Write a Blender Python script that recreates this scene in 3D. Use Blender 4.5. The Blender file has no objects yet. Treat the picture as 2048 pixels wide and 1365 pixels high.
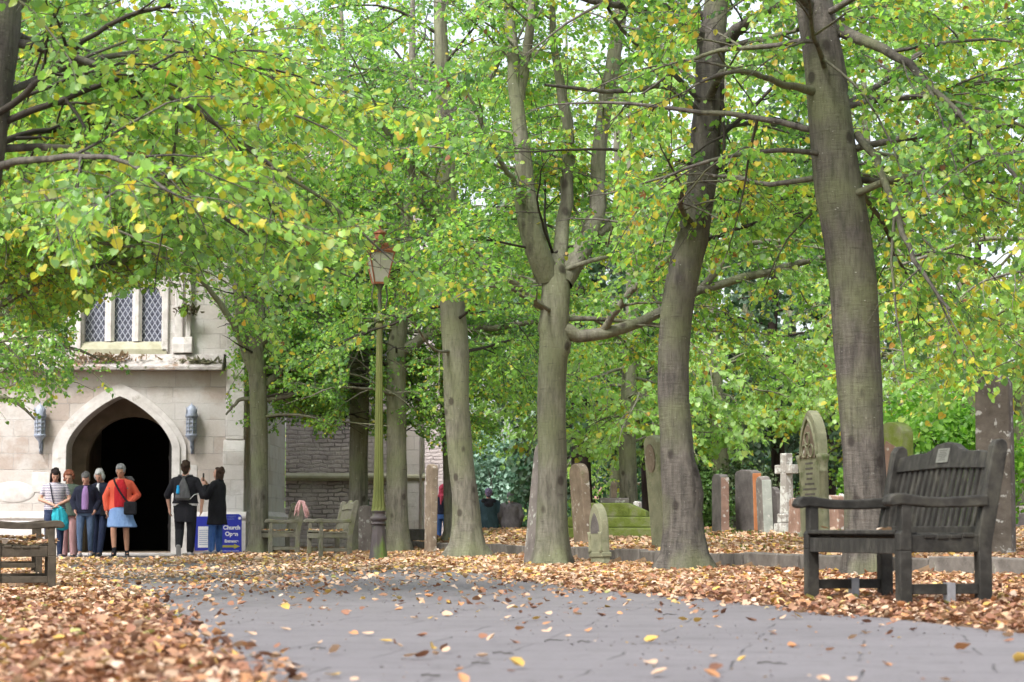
import bpy, math, random
import numpy as np
from mathutils import Vector, Matrix
PI = math.pi
SC = bpy.context.scene
COL = SC.collection
random.seed(7)

# ------------------------------------------------------------------ camera model (used to measure the place)
F, CX, CY, HOR, H = 4500.0, 1024.0, 682.5, 1058.0, 0.48
PITCH = math.atan((HOR - CY) / F)
CP, SP = math.cos(PITCH), math.sin(PITCH)

def at(px, py, D):
    u = (px - CX) / F
    v = (CY - py) / F
    t = D / (CP - SP * v)
    return Vector((u * t, D, H + (SP + CP * v) * t))

def proj(P):
    x, y, z = P[:, 0], P[:, 1], P[:, 2] - H
    d = np.maximum(y * CP + z * SP, 0.01)
    v = -y * SP + z * CP
    return CX + F * x / d, CY - F * v / d, d

def sm(t):
    t = np.clip(t, 0, 1)
    return t * t * (3 - 2 * t)

KY = np.array([0, 18, 20, 24, 30, 37.5, 45, 49, 80.0])
KX = np.array([9.5, 5.2, 4.55, 3.07, 1.4, 0, -1.4, -2.2, -2.2])

def gz(x, y):
    x = np.asarray(x, float); y = np.asarray(y, float)
    xk = np.interp(y, KY, KX)
    zl = -0.1 * sm((-x - 1.2) / 2.5) * (1 - 0.45 * sm((y - 30) / 10)) * (1 - sm((x + 5.9) / 0.8) * sm((y - 36) / 5))
    zl = zl + 0.03 * sm(1 - np.abs(xk - x - 0.3) / 1.3)
    yk = np.interp(x, KX[::-1], KY[::-1])
    L = np.interp(x, [0, 2.5], [8, 24])
    zr = 0.165 + 0.275 * sm((y - yk) / L)
    zr = zr - 0.62 * sm((y - 49) / 6) * sm((3 - x) / 2)
    return np.where(x > xk, zr, zl)

def g1(x, y):
    return float(gz(x, y))

# ------------------------------------------------------------------ object helpers
def tag(o, label=None, cat=None, group=None, kind=None):
    if label: o['label'] = label
    if cat: o['category'] = cat
    if group: o['group'] = group
    if kind: o['kind'] = kind
    return o

def empty(name, loc, rz=0, label=None, cat=None, group=None):
    o = bpy.data.objects.new(name, None)
    o.empty_display_size = 0.2
    COL.objects.link(o)
    o.location = loc
    o.rotation_euler = (0, 0, rz)
    return tag(o, label, cat, group)

def link(name, me, m=None, parent=None):
    o = bpy.data.objects.new(name, me)
    COL.objects.link(o)
    if m is not None:
        me.materials.clear(); me.materials.append(m)
    if parent is not None:
        o.parent = parent
    return o

def copy_tree(o, parent=None):
    c = o.copy(); COL.objects.link(c)
    if parent is not None:
        c.parent = parent
    for ch in list(o.children):
        copy_tree(ch, c)
    return c

class MB:
    """collects shapes and links them as ONE mesh object"""
    def __init__(s):
        s.v, s.f, s.m = [], [], Matrix.Identity(4)
    def add(s, vs, fs):
        b = len(s.v)
        s.v += [s.m @ Vector(p) for p in vs]
        s.f += [tuple(b + i for i in f) for f in fs]
        return s
    def box(s, x0, x1, y0, y1, z0, z1):
        return s.add([(x0,y0,z0),(x1,y0,z0),(x1,y1,z0),(x0,y1,z0),(x0,y0,z1),(x1,y0,z1),(x1,y1,z1),(x0,y1,z1)],
                     [(0,3,2,1),(4,5,6,7),(0,1,5,4),(1,2,6,5),(2,3,7,6),(3,0,4,7)])
    def prism(s, pts, a0, a1, axis='y'):
        """outline pts in the plane across axis, pushed from a0 to a1"""
        n = len(pts)
        def P(p, a):
            if axis == 'y': return (p[0], a, p[1])
            if axis == 'x': return (a, p[0], p[1])
            return (p[0], p[1], a)
        vs = [P(p, a0) for p in pts] + [P(p, a1) for p in pts]
        fs = [tuple(range(n)), tuple(reversed(range(n, 2 * n)))]
        fs += [(i, n + i, n + (i + 1) % n, (i + 1) % n) for i in range(n)]
        return s.add(vs, fs)
    def tube(s, pts, rad, k=8, cap=True):
        pts = [Vector(p) for p in pts]
        n = len(pts)
        if not hasattr(rad, '__len__'): rad = [rad] * n
        d = (pts[-1] - pts[0])
        ref = Vector((0, 0, 1)) if abs(d.normalized().z) < 0.8 else Vector((1, 0, 0))
        vs = []
        for i, p in enumerate(pts):
            t = (pts[min(i + 1, n - 1)] - pts[max(i - 1, 0)]).normalized()
            u = t.cross(ref).normalized(); w = t.cross(u)
            for j in range(k):
                a = 2 * PI * j / k
                vs.append(p + (u * math.cos(a) + w * math.sin(a)) * rad[i])
        fs = [(i*k+j, i*k+(j+1)%k, (i+1)*k+(j+1)%k, (i+1)*k+j) for i in range(n-1) for j in range(k)]
        if cap:
            fs += [tuple(reversed(range(k))), tuple(range((n-1)*k, n*k))]
        return s.add(vs, fs)
    def lathe(s, prof, k=24, c=(0, 0), flute=0, fz=(0, 0)):
        vs = []
        for r, z in prof:
            for j in range(k):
                a = 2 * PI * (j + 0.5) / k
                rr = r
                if flute and fz[0] < z < fz[1]:
                    rr = r * (1 - flute * (j % 2))
                vs.append((c[0] + rr * math.cos(a), c[1] + rr * math.sin(a), z))
        n = len(prof)
        fs = [(i*k+j, i*k+(j+1)%k, (i+1)*k+(j+1)%k, (i+1)*k+j) for i in range(n-1) for j in range(k)]
        fs += [tuple(reversed(range(k))), tuple(range((n-1)*k, n*k))]
        return s.add(vs, fs)
    def loft(s, rings, k=16):
        """rings: (center, rx, ry) horizontal ellipses"""
        vs = []
        for c, rx, ry in rings:
            for j in range(k):
                a = 2 * PI * j / k
                vs.append((c[0] + rx * math.cos(a), c[1] + ry * math.sin(a), c[2]))
        n = len(rings)
        fs = [(i*k+j, i*k+(j+1)%k, (i+1)*k+(j+1)%k, (i+1)*k+j) for i in range(n-1) for j in range(k)]
        fs += [tuple(reversed(range(k))), tuple(range((n-1)*k, n*k))]
        return s.add(vs, fs)
    def ell(s, c, r, k=14, rot=None):
        c = Vector(c)
        if not hasattr(r, '__len__'): r = (r, r, r)
        vs = [c + Vector((0, 0, -r[2]))] if rot is None else [c + rot @ Vector((0, 0, -r[2]))]
        m = k // 2
        for i in range(1, m):
            b = -PI / 2 + PI * i / m
            for j in range(k):
                a = 2 * PI * j / k
                p = Vector((r[0]*math.cos(b)*math.cos(a), r[1]*math.cos(b)*math.sin(a), r[2]*math.sin(b)))
                vs.append(c + (rot @ p if rot is not None else p))
        p = Vector((0, 0, r[2])); vs.append(c + (rot @ p if rot is not None else p))
        fs = [(0, 1 + (j+1) % k, 1 + j) for j in range(k)]
        for i in range(m - 2):
            for j in range(k):
                fs.append((1+i*k+j, 1+i*k+(j+1)%k, 1+(i+1)*k+(j+1)%k, 1+(i+1)*k+j))
        t = len(vs) - 1; b = 1 + (m - 2) * k
        fs += [(b + j, b + (j+1) % k, t) for j in range(k)]
        return s.add(vs, fs)
    def cap(s, p0, p1, r0, r1=None, k=12):
        """tapered limb with round ends"""
        r1 = r0 if r1 is None else r1
        p0, p1 = Vector(p0), Vector(p1)
        d = (p1 - p0)
        L = max(d.length, 1e-5); d = d / L
        pts, rr = [], []
        for a in (80, 50, 20):
            a = math.radians(a); pts.append(p0 - d * r0 * math.sin(a)); rr.append(r0 * math.cos(a))
        for t in (0.15, 0.5, 0.85):
            pts.append(p0 + d * L * t); rr.append(r0 + (r1 - r0) * t)
        for a in (20, 50, 80):
            a = math.radians(a); pts.append(p1 + d * r1 * math.sin(a)); rr.append(r1 * math.cos(a))
        return s.tube(pts, rr, k)
    def mesh(s, name):
        me = bpy.data.meshes.new(name)
        me.from_pydata([tuple(p) for p in s.v], [], s.f)
        me.update()
        return me
    def build(s, name, m, parent=None, bevel=0, smooth=False, label=None):
        me = s.mesh(name)
        if smooth:
            me.polygons.foreach_set('use_smooth', [True] * len(me.polygons))
        o = link(name, me, m, parent)
        if bevel:
            b = o.modifiers.new('Bevel', 'BEVEL'); b.width = bevel; b.segments = 2
            b.limit_method = 'ANGLE'; b.angle_limit = math.radians(40)
        if label: o['label'] = label
        return o
    def fuse(s, name, m, parent=None, voxel=0.01, smooth=6, label=None):
        """one continuous skin over the collected shapes"""
        o = link(name, s.mesh(name), m, parent)
        r = o.modifiers.new('Remesh', 'REMESH'); r.mode = 'VOXEL'; r.voxel_size = voxel; r.use_smooth_shade = True
        if smooth:
            q = o.modifiers.new('Smooth', 'SMOOTH'); q.factor = 0.5; q.iterations = smooth
        dg = bpy.context.evaluated_depsgraph_get()
        me = bpy.data.meshes.new_from_object(o.evaluated_get(dg))
        o.modifiers.clear()
        old = o.data; o.data = me; bpy.data.meshes.remove(old); me.name = name
        me.materials.clear(); me.materials.append(m)
        if label: o['label'] = label
        return o

def np_mesh(name, V, loops, starts, smooth=False):
    me = bpy.data.meshes.new(name)
    V = np.ascontiguousarray(V, np.float32)
    me.vertices.add(len(V)); me.vertices.foreach_set('co', V.ravel())
    loops = np.ascontiguousarray(loops, np.int32).ravel()
    me.loops.add(len(loops)); me.loops.foreach_set('vertex_index', loops)
    starts = np.ascontiguousarray(starts, np.int32)
    me.polygons.add(len(starts)); me.polygons.foreach_set('loop_start', starts)
    if smooth:
        me.polygons.foreach_set('use_smooth', np.ones(len(starts), bool))
    me.update(calc_edges=True)
    return me

def quads_mesh(name, V, Q, smooth=True):
    Q = np.asarray(Q, np.int32)
    return np_mesh(name, V, Q, np.arange(len(Q)) * 4, smooth)

def set_col(me, C):
    a = me.color_attributes.new('Col', 'FLOAT_COLOR', 'POINT')
    c = np.ones((len(C), 4), np.float32); c[:, :3] = C
    a.data.foreach_set('color', c.ravel())

# ------------------------------------------------------------------ materials
class NT:
    def __init__(s, name):
        s.mat = bpy.data.materials.new(name); s.mat.use_nodes = True
        s.t = s.mat.node_tree; s.t.nodes.clear()
        s.out = s.n('ShaderNodeOutputMaterial')
    def n(s, kind, **kw):
        x = s.t.nodes.new(kind)
        for k, v in kw.items():
            setattr(x, k, v)
        return x
    def l(s, a, b): s.t.links.new(a, b)
    def co(s, scale=(1, 1, 1), rot=(0, 0, 0), kind='Object'):
        c = s.n('ShaderNodeTexCoord'); m = s.n('ShaderNodeMapping')
        m.inputs['Scale'].default_value = scale; m.inputs['Rotation'].default_value = rot
        s.l(c.outputs[kind], m.inputs['Vector'])
        return m.outputs['Vector']
    def noise(s, vec, scale, detail=5, rough=0.55, dist=0):
        x = s.n('ShaderNodeTexNoise')
        x.inputs['Scale'].default_value = scale; x.inputs['Detail'].default_value = detail
        x.inputs['Roughness'].default_value = rough; x.inputs['Distortion'].default_value = dist
        s.l(vec, x.inputs['Vector'])
        return x.outputs['Fac']
    def ramp(s, fac, stops):
        r = s.n('ShaderNodeValToRGB'); e = r.color_ramp.elements
        while len(e) < len(stops): e.new(0.5)
        for i, (p, c) in enumerate(stops):
            e[i].position = p; e[i].color = (*c, 1) if len(c) == 3 else c
        s.l(fac, r.inputs['Fac'])
        return r.outputs['Color']
    def mix(s, fac, a, b, mode='MIX'):
        x = s.n('ShaderNodeMix', data_type='RGBA', blend_type=mode)
        if isinstance(fac, (int, float)): x.inputs[0].default_value = fac
        else: s.l(fac, x.inputs[0])
        for i, c in ((6, a), (7, b)):
            if isinstance(c, tuple): x.inputs[i].default_value = (*c, 1)
            else: s.l(c, x.inputs[i])
        return x.outputs[2]
    def math(s, op, a, b=0.5):
        x = s.n('ShaderNodeMath', operation=op)
        for i, c in ((0, a), (1, b)):
            if isinstance(c, (int, float)): x.inputs[i].default_value = c
            else: s.l(c, x.inputs[i])
        return x.outputs[0]
    def thr(s, fac, lo, hi):
        x = s.n('ShaderNodeMapRange', clamp=True)
        x.inputs['From Min'].default_value = lo; x.inputs['From Max'].default_value = hi
        s.l(fac, x.inputs['Value'])
        return x.outputs['Result']
    def bsdf(s, col, rough=0.8, spec=0.3, metal=0, height=None, bump=0.3, dist=0.02):
        b = s.n('ShaderNodeBsdfPrincipled')
        if isinstance(col, tuple): b.inputs['Base Color'].default_value = (*col, 1)
        else: s.l(col, b.inputs['Base Color'])
        if isinstance(rough, (int, float)): b.inputs['Roughness'].default_value = rough
        else: s.l(rough, b.inputs['Roughness'])
        b.inputs['Specular IOR Level'].default_value = spec
        b.inputs['Metallic'].default_value = metal
        if height is not None:
            u = s.n('ShaderNodeBump'); u.inputs['Strength'].default_value = bump; u.inputs['Distance'].default_value = dist
            s.l(height, u.inputs['Height']); s.l(u.outputs['Normal'], b.inputs['Normal'])
        s.l(b.outputs[0], s.out.inputs['Surface'])
        return b

def pmat(name, cols, scale=6, rough=0.8, bump=0.3, stretch=(1, 1, 1), spec=0.3, metal=0, dist=0.01, patch=None, lo=0.3, hi=0.7):
    """noise-mottled surface; patch = (colour, scale, low, high) adds blotches with a shape of their own"""
    t = NT(name); v = t.co(stretch)
    f = t.noise(v, scale, 7, 0.6)
    n = len(cols)
    c = t.ramp(f, [(lo + (hi - lo) * i / max(n - 1, 1), k) for i, k in enumerate(cols)]) if n > 1 else cols[0]
    for q in ([patch] if isinstance(patch, tuple) else (patch or [])):
        pf = t.thr(t.noise(v, q[1], 6, 0.65), q[2], q[3])
        c = t.mix(pf, c, q[0])
    t.bsdf(c, rough, spec, metal, t.noise(v, scale * 3.1, 6, 0.65) if bump else None, bump, dist)
    return t.mat

def leaf_mat(name, trans=0.52, gain=(1.6, 1.85, 1.0), rough=0.36):
    t = NT(name)
    a = t.n('ShaderNodeVertexColor', layer_name='Col')
    b = t.n('ShaderNodeBsdfPrincipled'); b.inputs['Roughness'].default_value = rough
    b.inputs['Specular IOR Level'].default_value = 0.5
    t.l(a.outputs['Color'], b.inputs['Base Color'])
    tr = t.n('ShaderNodeBsdfTranslucent')
    t.l(t.mix(1.0, a.outputs['Color'], gain, 'MULTIPLY'), tr.inputs['Color'])
    m = t.n('ShaderNodeMixShader'); m.inputs[0].default_value = trans
    t.l(b.outputs[0], m.inputs[1]); t.l(tr.outputs[0], m.inputs[2])
    t.l(m.outputs[0], t.out.inputs['Surface'])
    return t.mat

def bark_mat(name, c_lo, c_hi, green, gmin, gmax, dark):
    t = NT(name)
    v = t.co((1, 1, 0.22)); w = t.co((1, 1, 1)); h = t.co((1, 1, 5.5))
    base = t.ramp(t.noise(v, 14, 8, 0.62), [(0.3, c_lo), (0.7, c_hi)])
    # algae, on patches of its own
    c = t.mix(t.math('MULTIPLY', t.thr(t.noise(w, 1.3, 3, 0.5), gmin, gmax), 0.75), base, green)
    # long dark damp streaks
    st = t.thr(t.noise(t.co((1, 1, 0.07)), 5.0, 4, 0.55), 0.56, 0.66)
    c = t.mix(t.math('MULTIPLY', st, 0.55), c, dark)
    # short level scars and pale lichen specks
    c = t.mix(t.thr(t.noise(h, 5, 4, 0.6), 0.62, 0.72), c, t.mix(0.55, c, dark))
    c = t.mix(t.thr(t.noise(t.co((1, 1, 2.6)), 24, 2, 0.4), 0.745, 0.77), c, (0.40, 0.40, 0.35))
    vo = t.n('ShaderNodeTexVoronoi'); vo.inputs['Scale'].default_value = 2.6; t.l(t.co((1, 1, 0.8)), vo.inputs['Vector'])
    c = t.mix(t.math('MULTIPLY', t.thr(vo.outputs['Distance'], 0.17, 0.10), 0.8), c, dark)
    fine = t.noise(t.co((1, 1, 0.12)), 60, 4, 0.6)
    c = t.mix(t.math('MULTIPLY', t.thr(fine, 0.5, 0.7), 0.4), c, dark)
    hh = t.mix(0.5, t.noise(v, 40, 8, 0.7), t.noise(h, 7, 5, 0.6))
    t.bsdf(c, 0.85, 0.2, 0, hh, 0.65, 0.03)
    return t.mat

M = {}
M['bark'] = bark_mat('lime_bark', (0.095, 0.088, 0.070), (0.25, 0.235, 0.19), (0.185, 0.20, 0.11), 0.40, 0.60, (0.045, 0.036, 0.030))
M['bark_dark'] = bark_mat('damp_lime_bark', (0.042, 0.038, 0.034), (0.145, 0.13, 0.112), (0.14, 0.15, 0.08), 0.46, 0.64, (0.026, 0.021, 0.018))
M['bark_yew'] = pmat('yew_bark', [(0.02, 0.014, 0.013), (0.065, 0.045, 0.04)], 9, 0.9, 0.6, (1, 1, .2))
M['twig'] = pmat('twig_bark', [(0.02, 0.017, 0.014), (0.058, 0.05, 0.038)], 8, 0.85, 0)
M['leaf'] = leaf_mat('lime_leaf')
M['needle'] = leaf_mat('evergreen_leaf', 0.2, (1.2, 1.3, 0.9), 0.5)
M['litter'] = leaf_mat('dry_leaf', 0.15, (1.2, 1.05, 0.8), 0.7)

def stone_mat(name, c1, c2, lich, moss, lo=0.58, ml=0.6):
    return pmat(name, [c1, c2], 5, 0.9, 0.7, patch=[(lich, 9, lo, lo + 0.05), (moss, 2.2, ml, ml + 0.1)], dist=0.015)
M['st_grey'] = stone_mat('grey_gravestone', (0.12, 0.105, 0.095), (0.24, 0.21, 0.19), (0.42, 0.42, 0.38), (0.12, 0.13, 0.06))
M['st_green'] = stone_mat('green_gravestone', (0.17, 0.175, 0.11), (0.28, 0.275, 0.18), (0.34, 0.34, 0.27), (0.10, 0.13, 0.05), 0.66, 0.55)
M['st_red'] = stone_mat('red_gravestone', (0.19, 0.115, 0.085), (0.30, 0.195, 0.15), (0.46, 0.44, 0.40), (0.14, 0.13, 0.08), 0.57)
M['st_pale'] = stone_mat('pale_gravestone', (0.22, 0.20, 0.18), (0.34, 0.32, 0.29), (0.48, 0.48, 0.45), (0.2, 0.2, 0.13), 0.5)
M['st_dark'] = stone_mat('dark_gravestone', (0.07, 0.062, 0.058), (0.15, 0.135, 0.125), (0.32, 0.31, 0.29), (0.08, 0.09, 0.045), 0.66)
M['st_brown'] = stone_mat('brown_gravestone', (0.13, 0.098, 0.07), (0.26, 0.205, 0.15), (0.45, 0.43, 0.38), (0.13, 0.14, 0.06), 0.6)
M['st_pillar'] = stone_mat('grey_brown_pillar_stone', (0.075, 0.062, 0.05), (0.17, 0.145, 0.12), (0.42, 0.41, 0.38), (0.07, 0.06, 0.05), 0.58)
M['st_moss'] = pmat('mossy_stone', [(0.10, 0.13, 0.025), (0.19, 0.24, 0.05), (0.27, 0.27, 0.17)], 4, 0.95, 0.8, dist=0.02)
M['kerb'] = stone_mat('kerb_block_stone', (0.10, 0.09, 0.08), (0.20, 0.18, 0.16), (0.30, 0.29, 0.26), (0.10, 0.115, 0.045), 0.64, 0.56)
M['wood_dark'] = pmat('dark_weathered_oak', [(0.012, 0.011, 0.009), (0.022, 0.0205, 0.017), (0.044, 0.041, 0.035)], 9, 0.6, 0.4, (2.5, 1, 1), 0.25, patch=[((0.058, 0.055, 0.042), 2.6, 0.52, 0.68), ((0.012, 0.011, 0.009), 5, 0.6, 0.7)])
M['wood_brown'] = pmat('brown_weathered_oak', [(0.03, 0.024, 0.016), (0.075, 0.06, 0.042)], 10, 0.7, 0.4, (2, 1, 1))
M['wood_grey'] = pmat('grey_weathered_oak', [(0.085, 0.08, 0.06), (0.175, 0.17, 0.13)], 10, 0.8, 0.4, (2, 1, 1), patch=((0.12, 0.13, 0.06), 4, 0.5, 0.65))
M['steel'] = pmat('galvanised_steel', [(0.22, 0.22, 0.23), (0.34, 0.34, 0.35)], 12, 0.5, 0.1, metal=0.6)
M['brass'] = pmat('dull_plaque_metal', [(0.13, 0.13, 0.11), (0.19, 0.19, 0.165)], 30, 0.45, 0.1, metal=0.3)
M['letter_dark'] = pmat('plaque_engraving', [(0.06, 0.06, 0.05)], bump=0)
M['iron_green'] = pmat('algae_covered_iron', [(0.09, 0.105, 0.03), (0.165, 0.185, 0.055)], 6, 0.85, 0.4, (1, 1, .2), patch=((0.12, 0.09, 0.06), 3, 0.5, 0.66))
M['iron_base'] = pmat('painted_iron_base', [(0.05, 0.042, 0.045), (0.11, 0.092, 0.09)], 6, 0.6, 0.4, (1, 1, .35), patch=[((0.10, 0.16, 0.03), 2.6, 0.5, 0.62), ((0.12, 0.05, 0.035), 5, 0.62, 0.7)])
M['copper'] = pmat('lamp_copper', [(0.26, 0.085, 0.045), (0.45, 0.18, 0.10)], 9, 0.4, 0.2, metal=0.55)
M['pane'] = pmat('cloudy_lamp_glass', [(0.36, 0.36, 0.30), (0.5, 0.49, 0.42)], 5, 0.25, 0, spec=0.5)
M['lead_blue'] = pmat('blue_grey_lead', [(0.20, 0.23, 0.30), (0.36, 0.40, 0.48)], 8, 0.55, 0.2, metal=0.2)
M['lantern_pane'] = pmat('lantern_glass', [(0.26, 0.28, 0.33), (0.4, 0.42, 0.46)], 16, 0.2, 0, spec=0.6)
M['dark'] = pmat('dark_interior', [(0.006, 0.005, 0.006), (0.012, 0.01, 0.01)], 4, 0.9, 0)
M['door_wood'] = pmat('black_oak_door', [(0.010, 0.008, 0.008), (0.02, 0.017, 0.016)], 6, 0.7, 0.3, (4, 1, .5))

def ashlar(name, c1, c2, mort, w, h, tint, stain, scale=1.0):
    t = NT(name)
    c = t.n('ShaderNodeTexCoord'); sp = t.n('ShaderNodeSeparateXYZ'); t.l(c.outputs['Object'], sp.inputs[0])
    cb = t.n('ShaderNodeCombineXYZ')
    t.l(t.math('ADD', sp.outputs['X'], sp.outputs['Y']), cb.inputs['X']); t.l(sp.outputs['Z'], cb.inputs['Y'])
    nz = t.n('ShaderNodeTexNoise'); nz.inputs['Scale'].default_value = 3.0; t.l(c.outputs['Object'], nz.inputs['Vector'])
    ad = t.n('ShaderNodeVectorMath', operation='MULTIPLY_ADD')
    t.l(nz.outputs['Color'], ad.inputs[0]); ad.inputs[1].default_value = (0.05 * scale,) * 3; t.l(cb.outputs[0], ad.inputs[2])
    br = t.n('ShaderNodeTexBrick'); t.l(ad.outputs[0], br.inputs['Vector'])
    br.inputs['Scale'].default_value = 1.0
    br.inputs['Brick Width'].default_value = w; br.inputs['Row Height'].default_value = h
    br.inputs['Mortar Size'].default_value = 0.008 * scale; br.inputs['Mortar Smooth'].default_value = 0.4
    br.inputs['Color1'].default_value = (*c1, 1); br.inputs['Color2'].default_value = (*c2, 1); br.inputs['Mortar'].default_value = (*mort, 1)
    br.offset = 0.43; br.squash = 0.75; br.squash_frequency = 3
    v = c.outputs['Object']
    col = t.mix(t.math('MULTIPLY', t.thr(t.noise(v, 0.9, 5, 0.6), 0.45, 0.56), 0.8), br.outputs['Color'], tint)
    col = t.mix(t.math('MULTIPLY', t.thr(t.noise(v, 2.7, 8, 0.7), 0.54, 0.7), 0.5), col, stain)
    col = t.mix(t.math('MULTIPLY', t.noise(v, 22, 6, 0.7), 0.55), col, t.mix(1.0, col, (0.55, 0.53, 0.52), 'MULTIPLY'))
    hh = t.math('ADD', t.math('MULTIPLY', br.outputs['Fac'], -0.9), t.noise(v, 9, 7, 0.7))
    t.bsdf(col, 0.92, 0.15, 0, hh, 0.6, 0.025 * scale)
    return t.mat
M['ashlar'] = ashlar('pale_church_ashlar', (0.57, 0.53, 0.495), (0.44, 0.37, 0.325), (0.40, 0.37, 0.35), 0.72, 0.34, (0.59, 0.57, 0.55), (0.31, 0.275, 0.235))
M['ashlar_w'] = ashlar('whitened_church_ashlar', (0.68, 0.66, 0.645), (0.58, 0.535, 0.50), (0.5, 0.47, 0.45), 0.6, 0.3, (0.66, 0.65, 0.635), (0.35, 0.325, 0.285))
M['rubble'] = ashlar('rubble_church_wall', (0.66, 0.59, 0.57), (0.40, 0.345, 0.34), (0.24, 0.21, 0.205), 0.36, 0.10, (0.56, 0.50, 0.485), (0.26, 0.225, 0.215), 2.6)
M['trim'] = pmat('dressed_stone', [(0.46, 0.43, 0.41), (0.66, 0.63, 0.61)], 5, 0.9, 0.35, patch=((0.32, 0.29, 0.25), 4, 0.6, 0.72))
M['trim_green'] = pmat('green_stained_stone', [(0.30, 0.29, 0.20), (0.44, 0.42, 0.32)], 5, 0.9, 0.4)
M['cornice'] = pmat('lichened_cornice', [(0.28, 0.25, 0.24), (0.55, 0.52, 0.50)], 6, 0.9, 0.8, dist=0.03, patch=[((0.27, 0.16, 0.10), 1.6, 0.56, 0.66), ((0.09, 0.09, 0.05), 5, 0.58, 0.66)])
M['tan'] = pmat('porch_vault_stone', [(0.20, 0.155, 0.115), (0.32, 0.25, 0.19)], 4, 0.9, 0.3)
def lead_glass():
    t = NT('leaded_window_glass'); v = t.co((1, 1, 1))
    sp = t.n('ShaderNodeSeparateXYZ'); t.l(v, sp.inputs[0])
    a = t.math('MULTIPLY', sp.outputs['X'], 9.0); b = t.math('MULTIPLY', sp.outputs['Z'], 5.5)
    def line(k):
        f = t.math('ABSOLUTE', t.math('SUBTRACT', t.math('FRACT', k), 0.5))
        return t.math('LESS_THAN', f, 0.085)
    l = t.math('MAXIMUM', line(t.math('ADD', a, b)), line(t.math('SUBTRACT', a, b)))
    c = t.mix(l, t.ramp(t.noise(v, 14, 3), [(0.35, (0.03, 0.032, 0.05)), (0.7, (0.12, 0.13, 0.18))]), (0.36, 0.37, 0.44))
    t.bsdf(c, 0.3, 0.5)
    return t.mat
M['leaded'] = lead_glass()

def paving():
    t = NT('grey_block_paving')
    v = t.co((1, 1, 1), (0, 0, math.radians(9)))
    nz = t.n('ShaderNodeTexNoise'); nz.inputs['Scale'].default_value = 1.5; t.l(v, nz.inputs['Vector'])
    ad = t.n('ShaderNodeVectorMath', operation='MULTIPLY_ADD'); t.l(nz.outputs['Color'], ad.inputs[0])
    ad.inputs[1].default_value = (0.07,) * 3; t.l(v, ad.inputs[2])
    br = t.n('ShaderNodeTexBrick'); t.l(ad.outputs[0], br.inputs['Vector']); br.inputs['Scale'].default_value = 1
    br.inputs['Brick Width'].default_value = 0.9; br.inputs['Row Height'].default_value = 0.55
    br.inputs['Mortar Size'].default_value = 0.009; br.inputs['Mortar Smooth'].default_value = 0.9
    br.inputs['Color1'].default_value = (0.11, 0.105, 0.113, 1); br.inputs['Color2'].default_value = (0.20, 0.188, 0.20, 1)
    br.inputs['Mortar'].default_value = (0.06, 0.054, 0.05, 1)
    gap = t.thr(t.noise(v, 2.3, 4, 0.6), 0.34, 0.56)
    c = t.mix(t.math('MULTIPLY', br.outputs['Fac'], t.math('MULTIPLY', gap, 0.9)), t.mix(t.noise(v, 0.8, 4), (0.112, 0.104, 0.108), (0.165, 0.154, 0.158)), (0.032, 0.028, 0.026))
    c = t.mix(t.math('MULTIPLY', t.thr(t.noise(v, 3.1, 6, 0.7), 0.52, 0.7), 0.45), c, (0.072, 0.066, 0.065))
    c = t.mix(t.thr(t.noise(v, 45, 3, 0.6), 0.64, 0.72), c, (0.05, 0.042, 0.036))
    c = t.mix(t.math('MULTIPLY', t.thr(t.noise(v, 9, 5, 0.65), 0.56, 0.66), 0.35), c, (0.07, 0.06, 0.052))
    hh = t.math('ADD', t.math('MULTIPLY', br.outputs['Fac'], -1.0), t.math('MULTIPLY', t.noise(v, 60, 6, 0.7), 0.6))
    t.bsdf(c, 0.75, 0.3, 0, hh, 0.5, 0.008)
    return t.mat
M['paving'] = paving()
M['soil'] = pmat('leaf_mould_soil', [(0.06, 0.038, 0.022), (0.17, 0.105, 0.06), (0.24, 0.16, 0.095)], 7, 0.95, 0.8, patch=[((0.055, 0.10, 0.02), 0.35, 0.55, 0.66)])
# ------------------------------------------------------------------ trees
RNG = np.random.default_rng(11)
def nrm(a):
    return a / np.maximum(np.linalg.norm(a, axis=-1, keepdims=True), 1e-9)

def tubes(P, R, k):
    """many branches of the same point count -> verts, quads"""
    P = np.asarray(P, float); N, n, _ = P.shape
    T = nrm(np.gradient(P, axis=1))
    ov = nrm(P[:, -1] - P[:, 0])
    ref = np.where(np.abs(ov[:, 2:3]) < 0.8, np.array([[0, 0, 1.0]]), np.array([[1.0, 0.3, 0]]))[:, None, :]
    U = nrm(np.cross(T, np.broadcast_to(ref, T.shape))); W = np.cross(T, U)
    a = 2 * PI * np.arange(k) / k
    V = P[:, :, None, :] + R[:, :, None, None] * (U[:, :, None, :] * np.cos(a)[None, None, :, None] + W[:, :, None, :] * np.sin(a)[None, None, :, None])
    i = np.arange(n - 1)[:, None]; j = np.arange(k)[None, :]
    q = np.stack([i*k+j, i*k+(j+1) % k, (i+1)*k+(j+1) % k, (i+1)*k+j], -1).reshape(-1, 4)
    Q = (q[None] + (np.arange(N) * n * k)[:, None, None]).reshape(-1, 4)
    return V.reshape(-1, 3), Q

def join(parts):
    V, Q, b = [], [], 0
    for v, q in parts:
        if len(v) == 0: continue
        V.append(v); Q.append(q + b); b += len(v)
    return np.concatenate(V), np.concatenate(Q)

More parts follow.
